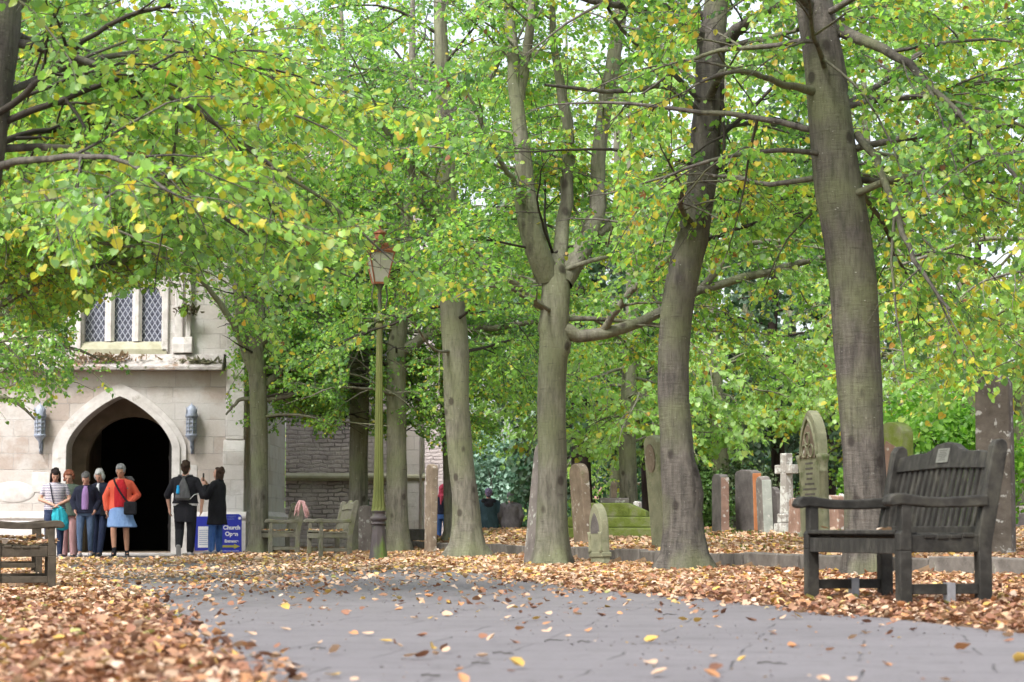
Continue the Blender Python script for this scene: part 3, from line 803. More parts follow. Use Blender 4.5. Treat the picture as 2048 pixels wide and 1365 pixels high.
far_tree('lime_tree', 'lime tree with low sunlit boughs reaching over the upright slabs', 1440, 54, 'lime', 42, r=.2, yellow=.08, orange=.01, pale=.6)
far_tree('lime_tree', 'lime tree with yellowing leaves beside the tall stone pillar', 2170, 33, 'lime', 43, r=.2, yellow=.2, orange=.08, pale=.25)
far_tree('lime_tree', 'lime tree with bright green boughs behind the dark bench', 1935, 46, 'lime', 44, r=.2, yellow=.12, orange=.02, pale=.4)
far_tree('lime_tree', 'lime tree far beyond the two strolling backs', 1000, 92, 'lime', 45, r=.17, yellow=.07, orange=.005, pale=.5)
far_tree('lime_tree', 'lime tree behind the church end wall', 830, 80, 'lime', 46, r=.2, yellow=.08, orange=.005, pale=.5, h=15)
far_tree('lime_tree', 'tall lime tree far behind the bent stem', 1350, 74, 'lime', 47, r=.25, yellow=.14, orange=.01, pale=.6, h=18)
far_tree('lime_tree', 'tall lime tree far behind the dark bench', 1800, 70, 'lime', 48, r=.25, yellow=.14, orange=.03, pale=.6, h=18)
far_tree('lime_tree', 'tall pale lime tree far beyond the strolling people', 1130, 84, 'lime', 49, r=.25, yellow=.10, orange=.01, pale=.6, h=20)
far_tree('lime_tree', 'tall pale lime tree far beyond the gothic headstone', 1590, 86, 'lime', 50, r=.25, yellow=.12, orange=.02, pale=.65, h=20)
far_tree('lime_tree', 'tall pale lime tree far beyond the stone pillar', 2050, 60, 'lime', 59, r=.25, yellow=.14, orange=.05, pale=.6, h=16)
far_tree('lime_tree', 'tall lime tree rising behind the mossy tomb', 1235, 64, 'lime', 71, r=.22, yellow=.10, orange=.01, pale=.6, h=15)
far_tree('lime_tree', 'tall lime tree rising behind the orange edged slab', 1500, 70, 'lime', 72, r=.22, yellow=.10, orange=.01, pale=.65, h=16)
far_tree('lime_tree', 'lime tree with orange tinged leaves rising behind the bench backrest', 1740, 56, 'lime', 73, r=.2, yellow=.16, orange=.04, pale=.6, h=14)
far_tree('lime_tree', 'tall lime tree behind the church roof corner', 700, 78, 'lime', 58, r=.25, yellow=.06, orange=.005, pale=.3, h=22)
G1, G2, G3 = np.array([.06, .13, .08]), np.array([.10, .19, .11]), np.array([.045, .09, .06])
far_tree('yew_tree', 'yew tree with a thick dark red stem behind the leaning slab', 1166, 56, 'yew', 51, h=9, r=.25, bark='bark_yew')
far_tree('yew_tree', 'yew tree with a purple brown stem beside the mossy tomb', 1302, 58, 'yew', 52, h=9, r=.21, bark='bark_yew')
far_tree('yew_tree', 'yew tree with a black stem behind the white stone cross', 1557, 60, 'yew', 53, h=10, r=.19, bark='bark_yew')
G1, G2, G3 = np.array([.12, .19, .145]), np.array([.20, .28, .22]), np.array([.08, .135, .105])
far_tree('cedar_tree', 'blue green conifer with wispy boughs behind the gothic headstone', 1663, 63, 'yew', 54, h=13, r=.18, bark='bark_yew')
far_tree('cedar_tree', 'blue green conifer farther off to the side of the tall pillar', 1990, 72, 'yew', 55, h=14, r=.2, bark='bark_yew')
far_tree('cedar_tree', 'bluish evergreen behind the two strolling backs', 1100, 82, 'yew', 56, h=12, r=.2, bark='bark_yew')
G1, G2, G3 = G1s, G2s, G3s

def bush(name, label, px, D, rx, ry, hz, n, size, cols, seed, cat='bush', group=None, leafm='needle', box=False):
    rng = np.random.default_rng(seed)
    w = at(px, HOR, D); base = np.array([w.x, D, g1(w.x, D) - .02])
    root = empty(name, base, 0, label, cat, group)
    if box:
        # clipped face: most leaves on the skin
        u = rng.random((n, 3)) * 2 - 1
        k = rng.integers(0, 3, n); s = np.where(rng.random(n) < .5, -1, 1)
        for c in (0, 1):
            u[k == c, c] = s[k == c]
        u[k == 2, 2] = 1
        u *= 1 + rng.normal(0, .025, (n, 1))
        pos = u * np.array([rx, ry, hz/2]) + np.array([0, 0, hz/2])
        nor = u.copy()
    else:
        th = rng.random(n)*2*PI; ph = np.arccos(rng.random(n)*1.9 - .9)
        rr = .55 + .45*rng.random(n)**.5
        lump = 1 + .18*np.sin(3*th+seed)*np.sin(4*ph) + .12*np.sin(7*th+2*ph)
        d = np.stack([np.sin(ph)*np.cos(th), np.sin(ph)*np.sin(th), np.cos(ph)], 1)
        pos = d*(rr*lump)[:, None]*np.array([rx, ry, hz*.55]) + np.array([0, 0, hz*.5])
        nor = d
    pos[:, 2] = np.maximum(pos[:, 2], .03)
    axis = nrm(rng.normal(0, 1, (n, 3)) + np.array([0, 0, -.4]))
    nor = nrm(nor + rng.normal(0, .6, (n, 3)) + np.array([0, 0, .3]))
    t = rng.random((n, 1)); c = np.array(cols[0])*(1-t) + np.array(cols[1])*t
    link('foliage', leaves('foliage', pos, axis, nor, size*(.6+.7*rng.random(n)), c), M[leafm], root)
    ns = 12 if box else 9
    a = rng.random(ns)*2*PI
    P0 = np.stack([np.cos(a)*.12*rx, np.sin(a)*.12*ry, np.zeros(ns)], 1)
    if box: P0[:, 0] = np.linspace(-rx*.9, rx*.9, ns)
    SP_ = wander(P0, nrm(np.stack([np.cos(a)*.4, np.sin(a)*.4, np.ones(ns)], 1)), np.full(ns, hz*.85), 6, rng, 0, .1)
    v, q = tubes(SP_, np.full(ns, .03)[:, None]*np.linspace(1, .3, 6)[None], 6)
    link('stem', quads_mesh('stem', v, q), M['bark_yew'], root)
    return root
bush('hedge', 'clipped dark green yew hedge closing the churchyard behind the tombs', 1640, 66, 8.6, .8, 2.5, 26000, .11, [(.045, .13, .07), (.09, .21, .11)], 61, cat='hedge', box=True)
bush('shrub', 'bluish shrub beyond the strolling person in the padded coat', 965, 68, 1.7, 1.2, 3.2, 7000, .12, [(.14, .25, .18), (.28, .42, .33)], 62, group='shrubs beyond the churchyard')
bush('shrub', 'grey green shrub beyond the strolling person in the grey jacket', 1030, 70, 1.6, 1.2, 3.0, 6000, .12, [(.14, .25, .19), (.28, .42, .34)], 63, group='shrubs beyond the churchyard')
bush('shrub', 'dark shrub growing against the church wall behind the lamp post', 738, 50.5, .35, .3, 1.0, 1500, .055, [(.02, .045, .03), (.05, .09, .06)], 64)
bush('shrub', 'low leafy shrub beside the dark churchyard wall', 1415, 49, .55, .5, 1.25, 2500, .07, [(.05, .12, .02), (.12, .22, .05)], 65)
bush('shrub', 'tangled pale shrub growing over the dark churchyard wall', 1485, 51, .9, .5, 1.5, 2600, .07, [(.04, .08, .03), (.16, .2, .1)], 66)
bush('shrub', 'bright leafy bush behind the dark bench backrest', 1880, 40, 1.6, 1.0, 2.3, 8000, .09, [(.08, .19, .03), (.19, .34, .05)], 67, leafm='leaf')
# ------------------------------------------------------------------ ground, path, fallen leaves
def grid_mesh(name, xs, ys, zf, m, kind='structure'):
    X, Y = np.meshgrid(xs, ys)
    V = np.stack([X.ravel(), Y.ravel(), zf(X, Y).ravel()], 1)
    w = len(xs)
    i = np.arange(len(ys)-1)[:, None]; j = np.arange(w-1)[None]
    Q = np.stack([i*w+j, i*w+j+1, (i+1)*w+j+1, (i+1)*w+j], -1).reshape(-1, 4)
    return tag(link(name, quads_mesh(name, V, Q), m), kind=kind)
xs = np.concatenate([[-900, -400, -150, -60, -30, -20], np.arange(-15, 16.01, .25), [20, 30, 60, 150, 400, 900]])
ys = np.concatenate([[-300, -60, -15, -4], np.arange(0, 80.01, .25), [85, 95, 120, 180, 300, 600, 1200]])
grid_mesh('ground', xs, ys, lambda x, y: gz(x, y) - 0.012*(x < np.interp(y, KY, KX)), M['soil'])
PY = np.array([0, 7, 10, 16.4, 20, 24, 36, 45.2]); PL = np.array([-1.9, -1.0, -1.55, -2.8, -3.6, -4.4, -7.6, -9.9]); PR = np.array([3.2, 2.7, 2.4, 1.2, .6, 0, -2.6, -5.0])
ty = np.concatenate([np.arange(0, 12, .1), np.arange(12, 45.21, .2)])
tw = np.linspace(0, 1, 60)
Y = np.repeat(ty[:, None], 60, 1); X = np.interp(Y, PY, PL)*(1-tw) + np.interp(Y, PY, PR)*tw
V = np.stack([X.ravel(), Y.ravel(), (gz(X, Y) + .004 + .002*np.sin(X*2.1+Y*.7)).ravel()], 1)
i = np.arange(len(ty)-1)[:, None]; j = np.arange(59)[None]
Q = np.stack([i*60+j, i*60+j+1, (i+1)*60+j+1, (i+1)*60+j], -1).reshape(-1, 4)
tag(link('path', quads_mesh('path', V, Q), M['paving']), kind='structure')

L_TAN = np.array([[.42, .27, .16], [.47, .32, .21], [.29, .155, .085], [.22, .10, .055], [.40, .195, .085], [.52, .40, .30], [.15, .07, .042], [.46, .30, .07], [.52, .40, .16], [.33, .33, .11]])
W_NEAR = np.array([.13, .08, .22, .24, .10, .05, .13, .02, .015, .015])
W_FAR = np.array([.20, .24, .07, .04, .11, .17, .02, .09, .05, .01])
W_RED = np.array([.18, .12, .16, .17, .16, .06, .09, .04, .015, .005])
def lo_noise(x, y):
    return (np.sin(x*1.9+y*.6) + np.sin(y*1.45-x*.7+2) + np.sin(x*4.3-y*1.1+.5)*.6 + np.sin(y*3.3+x*2.2)*.6) / 3.2
def cover(x, y):
    """how thickly the fallen leaves lie: 1 = drift"""
    xl = np.interp(y, [6, 7, 8, 10, 12, 16.4, 18, 24, 36, 44], [-.6, -.78, -.98, -1.3, -1.75, -2.5, -2.8, -4.2, -7.2, -9.4])
    xr = np.interp(y, [6, 8, 10.2, 12.2, 15.8, 18, 20, 24, 30, 36, 44], [3.0, 2.6, 2.3, 1.83, .97, .45, .1, -.3, -1.2, -2.6, -4.6])
    n = lo_noise(x, y)
    drift = np.maximum(sm((xl - x + .25*n)/.75 + .35), sm((x - xr + .25*n)/.75 + .42))**1.8
    farc = .012*sm((y-11)/4) + (.04*sm((y-16+1.6*n)/5) + .10*sm((y-22+2*n)/8) + .28*sm((y-31+3*n)/8)) * np.clip(.75+.6*n, .12, 1.4)
    return np.maximum(drift, farc)
rng = np.random.default_rng(5)
def scatter(n, y0, y1, keep):
    y = y0 + (y1-y0)*rng.random(n)
    half = .245*y + .8
    x = (rng.random(n)*2-1)*half
    # thin out so that the density stays even across the widening view
    ok = rng.random(n) < half/(.245*y1+.8)
    x, y = x[ok], y[ok]
    k = keep(x, y)
    return x[k], y[k]
def litter(name, label, spec, side, up0=.03):
    PX, PYY, SZ, CC, HH = [], [], [], [], []
    for (y0, y1, per, s0, s1) in spec:
        area = (y1-y0)*2*(.245*y1+.8)
        x, y = scatter(int(area*per), y0, y1, side)
        n = len(x)
        far = sm((y-12)/16)[:, None]
        red = sm(1-np.abs(np.interp(y, KY, KX)-x-.6)/1.6)[:, None] * sm((34-y)/10)[:, None]
        w = W_NEAR*(1-far)+W_FAR*far; w = w*(1-.8*red)+W_RED*.8*red; w /= w.sum(1, keepdims=True)
        k = (np.cumsum(w, 1) < rng.random((n, 1))).sum(1).clip(0, 9)
        c = L_TAN[k]*(.75+.6*rng.random((n, 1)))*(.92+.22*far)
        PX.append(x); PYY.append(y); SZ.append(s0+(s1-s0)*rng.random(n)); CC.append(c)
    x, y, sz, c = map(np.concatenate, (PX, PYY, SZ, CC))
    n = len(x)
    z = gz(x, y) + .006 + (up0*(1-sm((y-14)/14))+.012)*rng.random(n)**2
    tilt = rng.normal(0, .40, (n, 2))
    nor = nrm(np.stack([tilt[:, 0], tilt[:, 1], np.ones(n)], 1))
    a = rng.random(n)*2*PI
    axis = nrm(np.stack([np.cos(a), np.sin(a), rng.normal(0, .25, n)], 1))
    flip = rng.random(n) < .4
    nor[flip] *= -1; z[flip] += .2*sz[flip]
    me = leaves(name, np.stack([x, y, z], 1), axis, nor, sz, c, CURL, CURL_F, .55+.7*rng.random(n), False, .2+2.4*rng.random(n)**2, .055)
    return tag(link(name, me, M['litter']), kind='stuff')
def left_side(x, y):
    d = np.interp(y, KY, KX)
    return (x < d-.05) & (rng.random(len(x)) < cover(x, y)) & ~((y > 44.4) & (x > -11) & (x < -6.6)) & ((y < 45.6) | (x > -5.4) & (y < 53.6)) & ~((y > 40.2+.25*np.sin(3*x)) & (x < -6.3+.2*np.sin(5*y)))
def right_side(x, y):
    d = np.interp(y, KY, KX)
    n = lo_noise(x*1.3, y*.8)
    p = .95 - .75*sm((y-33-2.5*n)/10)*sm((x-1.2)/2)
    return (x > d+.05) & (rng.random(len(x)) < p)
litter('leaf_litter', '', [(5.6, 9, 1900, .022, .05), (9, 13, 1600, .024, .05), (13, 20, 1000, .03, .056), (20, 32, 480, .038, .068), (32, 46, 250, .05, .085), (46, 54, 120, .07, .11)], left_side, .05)
litter('leaf_litter', '', [(18, 26, 380, .045, .08), (26, 36, 240, .055, .09), (36, 56, 110, .07, .11)], right_side)

# crumbs of leaf and bud trodden into the paving, grass between the stones
cx_, cy_ = scatter(26000, 5.8, 26, lambda x, y: (x > np.interp(y, PY, PL)) & (x < np.interp(y, PY, PR)) & (rng.random(len(x)) < .25+.5*np.clip(lo_noise(x*1.7, y), -.4, 1)))
n = len(cx_); a = rng.random(n)*6.28
cc = np.where(rng.random((n, 1)) < .5, np.array([[.06, .045, .035]]), L_TAN[rng.integers(0, 8, n)]*.8)
tag(link('leaf_crumbs', leaves('leaf_crumbs', np.stack([cx_, cy_, gz(cx_, cy_)+.009], 1), np.stack([np.cos(a), np.sin(a), 0*a], 1), nrm(np.stack([rng.normal(0, .2, n), rng.normal(0, .2, n), np.ones(n)], 1)), .005+.014*rng.random(n)**2, cc, CURL, CURL_F, .25+.7*rng.random(n)), M['litter']), kind='stuff')
gx, gy = scatter(60000, 27, 52, lambda x, y: (x > np.interp(y, KY, KX)+.4) & (rng.random(len(x)) < .12+.9*sm((y-33)/9)*sm((x-.8)/2)) & (lo_noise(x*1.3, y*.8) > -.5))
n = len(gx)
gc = np.array([[.07, .13, .025]])*(1-rng.random((n, 1))*.5)+np.array([[.16, .2, .05]])*rng.random((n, 1))*.5
tag(link('grass', leaves('grass', np.stack([gx, gy, gz(gx, gy)], 1), nrm(np.stack([rng.normal(0, .35, n), rng.normal(0, .35, n), np.ones(n)], 1)), nrm(rng.normal(0, 1, (n, 3))+np.array([0, -1, 0])), .04+.05*rng.random(n), gc, LEAF, LEAF_F, np.full(n, .22)), M['leaf']), kind='stuff')
# single leaves and twigs lying on the bare paving: each one its own object
kinds = [('yellow fallen lime leaf lying flat on the bare grey paving', 7), ('orange brown fallen leaf curled up on the bare grey paving', 4),
         ('dark brown crumpled leaf lying on the bare grey paving', 6), ('pale tan dry leaf lying on the bare grey paving', 1), ('reddish brown leaf lying on the bare grey paving', 3)]
protos = []
for lab, ci in kinds:
    vs = []
    for q in range(2):
        r2 = np.random.default_rng(ci*7+q)
        me = leaves('fallen_leaf', np.zeros((1, 3)), np.array([[1, 0, .05]]), nrm(np.array([[r2.normal(0, .2), r2.normal(0, .2), 1]])), np.array([1.0]), L_TAN[ci:ci+1], CURL, CURL_F, np.array([.8+.3*q]))
        me.materials.append(M['litter']); vs.append(me)
    protos.append((lab, vs))
ls = np.random.default_rng(77)
cnt = 0; tries = 0
while cnt < 150 and tries < 6000:
    tries += 1
    y = 6.6 + 10.5*ls.random()**1.25; x = -2.6+5.4*ls.random()
    if cover(np.array([x]), np.array([y]))[0] > .12 or abs(x) > .25*y: continue
    k = int(ls.choice(5, p=[.16, .26, .10, .34, .14])); lab, vs = protos[k]
    o = bpy.data.objects.new('fallen_leaf', vs[int(ls.integers(0, 2))]); COL.objects.link(o)
    s = .028+.034*ls.random()
    o.location = (x, y, g1(x, y)+.012); o.scale = (s, s, s*(.5+ls.random()))
    o.rotation_euler = (ls.normal(0, .25), ls.normal(0, .25), ls.random()*6.28)
    tag(o, lab, 'leaf', 'single leaves on the paving: ' + lab.split(' lying')[0].split(' curled')[0])
    cnt += 1
for q, (px, py, L, a) in enumerate([(1110, 1284, .10, .5), (1168, 1287, .06, -.3), (1005, 1310, .12, -.9), (960, 1330, .08, -.7), (1540, 1330, .11, -.6), (1340, 1232, .09, .4), (860, 1355, .09, -.9), (640, 1300, .08, .7)]):
    D = H*F/(py-HOR)
    w = at(px, HOR, D)
    m = MB(); pts = [(-L/2, 0, .004), (-L*.2, .012, .009), (L*.15, -.006, .006), (L/2, .01, .005)]
    m.tube(pts, [.0028, .0025, .002, .0012], 6)
    m.tube([(L*.1, 0, .006), (L*.22, .03, .008)], [.002, .001], 5)
    o = m.build('twig', M['twig'], smooth=True)
    o.location = (w.x, D, g1(w.x, D)+.006); o.rotation_euler.z = a
    tag(o, 'short dark broken twig lying on the bare grey paving', 'twig', 'twigs on the paving')

# ------------------------------------------------------------------ low kerb of stone blocks
def along(pts, s):
    p = np.array(pts); d = np.concatenate([[0], np.cumsum(np.linalg.norm(np.diff(p, axis=0), axis=1))])
    return np.array([np.interp(s, d, p[:, 0]), np.interp(s, d, p[:, 1])]), d[-1]
kp = [(x, y) for x, y in zip(KX[1:8], KY[1:8])]
kerb = empty('stone_kerb', (kp[0][0], kp[0][1], 0), 0, 'low kerb of worn grey stone blocks holding up the leafy churchyard', 'kerb')
_, tot = along(kp, 0); s = 0; kr = random.Random(4)
while s < tot-.3:
    L = kr.choice([.42, .55, .75, .95, .3, 1.05]); L = min(L, tot-s)
    (a, _1), (b, _2) = along(kp, s), along(kp, s+L-.05)
    c = (a+b)/2; th = math.atan2(b[1]-a[1], b[0]-a[0])
    m = MB(); h = .205+kr.uniform(-.012, .014)
    l = float(np.linalg.norm(b-a))/2
    m.box(-l, l, -.075, .075, -.25, h)
    o = m.build('kerb_block', M['kerb'], kerb, bevel=.012)
    o.location = (c[0]-kp[0][0], c[1]-kp[0][1], kr.uniform(-.008, .008)); o.rotation_euler = (kr.uniform(-.05, .05), kr.uniform(-.012, .012), th+kr.uniform(-.035, .035))
    s += L

# ------------------------------------------------------------------ benches
def bench(label, loc, rz, wood, s=1.0, plaque=False, brackets=False, L=1.5, leaves_on=0, group='churchyard benches', seed=0):
    b = empty('park_bench', loc, rz, label, 'bench', group); b.scale = (s, s, s)
    W = M[wood]; hx = L/2-.04
    for sx in (-1, 1):
        x = sx*hx
        m = MB(); m.box(x-.037, x+.037, -.30, -.225, 0, .335); m.prism([(-.30, .335), (-.225, .335), (-.225, .60), (-.285, .60), (-.285, .45), (-.30, .43)], x-.037, x+.037, 'x')
        m.build('front_leg', W, b, bevel=.005)
        m = MB()
        m.prism([(.20, 0), (.285, 0), (.285, .36), (.40, .93), (.395, .965), (.365, .985), (.33, .975), (.305, .94), (.20, .42)], x-.035, x+.035, 'x')
        m.build('back_post', W, b, bevel=.008)
        m = MB()
        top = [(-.375, .615), (-.36, .645), (-.33, .662), (-.27, .664), (-.15, .645), (0, .640), (.15, .650), (.262, .657)]
        bot = [(.262, .592), (.1, .582), (-.1, .582), (-.29, .598), (-.345, .588), (-.372, .598)]
        m.prism(top+bot, x-.048, x+.048, 'x')
        m.build('armrest', W, b, bevel=.01)
        m = MB(); m.box(x-.022, x+.022, -.224, .205, .325, .425); m.build('side_rail', W, b, bevel=.005)
        m = MB(); m.box(x-.02, x+.02, -.224, .2, .085, .145); m.build('stretcher', W, b, bevel=.004)
        if brackets:
            m = MB(); m.box(x-.03, x+.03, .0, .05, -.02, .15); m.box(x-.03, x-.024, -.005, .055, .15, .152)
            m.build('steel_bracket', M['steel'], b, bevel=.002)
    m = MB(); m.box(-hx+.036, hx-.036, -.29, -.25, .315, .405); m.build('front_rail', W, b, bevel=.005)
    m = MB()
    ys_ = [(-.305, .425), (-.225, .412), (-.143, .402), (-.06, .398), (.022, .40), (.104, .408)]
    for (y, z) in ys_:
        m.box(-hx-.03 if y > -.22 else -hx+.037, hx+.03 if y > -.22 else hx-.037, y, y+.072, z+.002, z+.028)
    m.build('seat', W, b, bevel=.006)
    # backrest, leaning on the slope of the posts
    sl = (.335-.215)/(.90-.42)
    m = MB()
    x = -hx+.06; n = int((2*hx-.06)/.072)
    for i in range(n):
        xx = -hx+.055+(2*hx-.11)*i/(n-1)
        z0, z1 = .47, .83
        m.add([(xx-.019, .228+sl*(z0-.42), z0), (xx+.019, .228+sl*(z0-.42), z0), (xx+.019, .246+sl*(z0-.42), z0), (xx-.019, .246+sl*(z0-.42), z0),
               (xx-.019, .228+sl*(z1-.42), z1), (xx+.019, .228+sl*(z1-.42), z1), (xx+.019, .246+sl*(z1-.42), z1), (xx-.019, .246+sl*(z1-.42), z1)],
              [(0, 3, 2, 1), (4, 5, 6, 7), (0, 1, 5, 4), (1, 2, 6, 5), (2, 3, 7, 6), (3, 0, 4, 7)])
    m.build('backrest', W, b)
    m = MB(); m.box(-hx+.034, hx-.034, .222, .262, .43, .475); m.build('lower_rail', W, b, bevel=.004)
    m = MB()
    q = hx-.034
    up = [(-q, .905), (-.42, .925), (-.26, .928), (-.19, .945), (-.12, .975), (0, .988), (.12, .975), (.19, .945), (.26, .928), (.42, .925), (q, .905)]
    dn = [(q, .815), (0, .83), (-q, .815)]
    pts = up+dn; nn = len(pts)
    vs = [(px, .212+sl*(pz-.42), pz) for px, pz in pts] + [(px, .255+sl*(pz-.42), pz) for px, pz in pts]
    m.add(vs, [tuple(reversed(range(nn))), tuple(range(nn, 2*nn))] + [(i, (i+1) % nn, nn+(i+1) % nn, nn+i) for i in range(nn)])
    tr = m.build('top_rail', W, b, bevel=.006)
    if plaque:
        m = MB(); m.m = Matrix.Translation((0, .209+sl*(.905-.42), .905)) @ Matrix.Rotation(-math.atan(sl), 4, 'X')
        m.box(-.075, .075, -.004, .002, -.045, .045); pl = m.build('plaque', M['brass'], b, bevel=.001)
        m2 = MB(); m2.m = m.m
        for r_ in range(6):
            w_ = [.05, .04, .055, .05, .035, .045][r_]
            m2.box(-w_, w_, -.0052, -.0042, .03-r_*.012, .034-r_*.012)
        m2.build('engraving', M['letter_dark'], pl)
    if leaves_on:
        r3 = np.random.default_rng(seed); n = leaves_on
        xx = (r3.random(n)*2-1)*hx; yy = -.3+.48*r3.random(n)
        p = np.stack([xx, yy, np.interp(yy, [-.3, -.06, .18], [.462, .436, .45])+.012*r3.random(n)], 1)
        a = r3.random(n)*6.28
        k = r3.choice(10, n, p=W_FAR)
        lm = leaves('leaf_litter', p, np.stack([np.cos(a), np.sin(a), r3.normal(0, .25, n)], 1), nrm(np.stack([r3.normal(0, .35, n), r3.normal(0, .35, n), np.ones(n)], 1)), .035+.03*r3.random(n), L_TAN[k], CURL, CURL_F)
        o = link('leaf_litter', lm, M['litter']); o.location = loc; o.rotation_euler.z = rz; o.scale = (s, s, s); tag(o, kind='stuff')
    return b
# long axis follows the path; each faces the path
def place(pxn, pyn, D, yaw_deg, **kw):
    pass
def bench_at(label, near_leg, far_leg, **kw):
    """near_leg, far_leg: ground points (x, y) of the two front legs"""
    a, f = np.array(near_leg), np.array(far_leg)
    d = f-a; L = float(np.linalg.norm(d))+.08
    u = d/np.linalg.norm(d)
    c = (a+f)/2
    face = kw.pop('face')
    n = np.array([-u[1], u[0]])
    if n[0]*face < 0: n = -n
    rz = math.atan2(n[1], n[0])+PI/2        # local -y looks along n
    c = c - n*.262*kw.get('s', 1)
    z = kw.pop('z', g1(c[0], c[1])+.0)
    return bench(label, (c[0], c[1], z), rz, L=L/kw.get('s', 1), **kw)
def gp(px, D): return (at(px, HOR, D).x, D)
bench_at('dark weathered bench with a metal plaque on its humped backrest', gp(1806, 12.95), gp(1622, 14.2), face=-1, wood='wood_dark', plaque=True, brackets=True, z=.02, leaves_on=7, seed=3)
bench_at('brown bench covered in leaves, nearer of the two on the left of the path', gp(105, 21), gp(98, 22.5), face=1, wood='wood_brown', leaves_on=330, seed=4, z=-.105)
bench_at('brown bench covered in leaves, farther of the two on the left of the path', gp(79, 27.6), gp(70, 29.1), face=1, wood='wood_brown', leaves_on=330, seed=5, z=-.08)
bench_at('grey weathered bench between the lamp post and the bench with the scarf', gp(642, 39.4), gp(619, 40.9), face=-1, wood='wood_grey', leaves_on=120, seed=6)
bench_at('grey weathered bench with a pink scarf over its back post, beside the many stemmed tree', gp(541, 42.2), gp(523, 43.6), face=-1, wood='wood_grey', leaves_on=60, seed=7)
# ------------------------------------------------------------------ church
PD = 46.0
def X_(px): return at(px, HOR, PD).x
def Z_(py): return at(1024, py, PD).z
church = empty('church', (-8, PD, 0), 0, 'pale stone church with a pointed porch arch and leaded windows', 'church')
def part(m, name, mt, parent=None, **kw):
    """shapes given in the world, linked under the church"""
    inv = Matrix.Translation((8, -PD, 0))
    m.v = [inv @ v for v in m.v]
    return m.build(name, M[mt], parent or church, **kw)
def arch_pts(x0, x1, zs, za, n=10, cx=None, four=False):
    """pointed arch from (x0, zs) over the apex to (x1, zs)"""
    cx = (x0+x1)/2 if cx is None else cx
    if four:
        h_ = (x1-x0)/2
        us = [math.cos(PI/2*i/n) for i in range(n+1)]
        fz_ = [(1-min(1, u)**1.2)**.62 if u < 1 else 0 for u in us]
        l = [(cx-h_*u, zs+(za-zs)*f) for u, f in zip(us, fz_)]
        return l+[(2*cx-p[0], p[1]) for p in reversed(l)][1:]
    def side(xa):
        w = cx-xa; hgt = za-zs
        # arc through springing (vertical tangent) and apex
        r = (w*w+hgt*hgt)/(2*abs(w)); c = xa+math.copysign(r, w)
        o = []
        a1 = math.atan2(hgt, cx-c)
        a0 = PI if w > 0 else 0
        for i in range(n+1):
            a = a0+(a1-a0)*i/n
            o.append((c+r*math.cos(a), zs+r*math.sin(a)))
        return o
    return side(x0)+list(reversed(side(x1)))[1:]
xl, xr = -16.0, X_(490)
d0, d1 = X_(131), X_(343)
zs, za = Z_(897), Z_(793)
zc0, zc1 = Z_(742), Z_(722)           # cornice
arch = arch_pts(d0, d1, zs, za, 12, None, True)
m = MB(); m.prism([(xl, -.3), (d0, -.3)]+arch+[(d1, -.3), (xr, -.3), (xr, zc0), (xl, zc0)], PD, PD+.55)
part(m, 'porch_wall', 'ashlar')
# dressed surround, two steps
for (xa, xb, z2, y0, y1, nm) in ((X_(103), X_(371), Z_(768), PD-.05, PD-.003, 'arch_hood'), (X_(115), X_(359), Z_(781), PD-.085, PD-.051, 'arch_moulding')):
    o = arch_pts(xa, xb, zs, z2, 12, None, True); i_ = arch_pts(d0-.004, d1+.004, zs, za+.004, 12, None, True)
    if nm == 'arch_moulding': i_ = arch_pts(d0-.0, d1+.0, zs, za, 12, None, True)
    m = MB(); n = len(o)
    O = [(o[0][0], -.3)]+o+[(o[-1][0], -.3)]; I = [(i_[0][0], -.3)]+i_+[(i_[-1][0], -.3)]
    for k in range(len(O)-1):
        a, b, c, d = O[k], O[k+1], I[k+1], I[k]
        m.add([(a[0], y0, a[1]), (b[0], y0, b[1]), (c[0], y0, c[1]), (d[0], y0, d[1]), (a[0], y1, a[1]), (b[0], y1, b[1]), (c[0], y1, c[1]), (d[0], y1, d[1])],
              [(0, 1, 2, 3), (7, 6, 5, 4), (0, 4, 5, 1), (3, 2, 6, 7)])
    part(m, nm, 'trim')
# cornice with weathered slope, upper wall, window
m = MB(); m.prism([(PD-.28, zc0), (PD-.28, zc0+.07), (PD-.16, zc0+.13), (PD+.03, zc1+.14), (PD+.5, zc1+.14), (PD+.5, zc0)], xl, X_(444), 'x')
part(m, 'cornice', 'cornice', bevel=.01)
w0, w1 = X_(157), X_(316); zw0, zw1 = Z_(681), Z_(560)
m = MB()
ztop = 9.6
wz = arch_pts(w0, w1, zw1, Z_(500), 8)
zu = zc1+.14
m.prism([(xl, zu), (w0, zu)]+wz+[(w1, zu), (xr, zu), (xr, ztop), (xl, ztop)], PD+.12, PD+.6)
part(m, 'upper_wall', 'ashlar_w')
m = MB(); m.prism([(PD+.05, zu+.002), (PD+.05, zu+.1), (PD+.14, zw0-.05), (PD+.32, zw0), (PD+.5, zw0), (PD+.5, zu+.002)], w0-.12, w1+.12, 'x')
part(m, 'window_sill', 'trim_green')
win = MB(); win.prism([(w0+.01, zw0+.002), (w1-.01, zw0+.002)]+list(reversed(arch_pts(w0+.01, w1-.01, zw1, Z_(503), 8))), PD+.36, PD+.38)
win = part(win, 'window', 'leaded')
m = MB()
for px in (208.5, 264):
    m.prism([(X_(px)-.10, 0), (X_(px)-.035, -.07), (X_(px)+.035, -.07), (X_(px)+.10, 0), (X_(px)+.08, .1), (X_(px)-.08, .1)], zw0, Z_(530), 'z')
    m.v = m.v
for k in range(len(m.v)):
    m.v[k] = Vector((m.v[k].x, m.v[k].y+PD+.28, m.v[k].z))
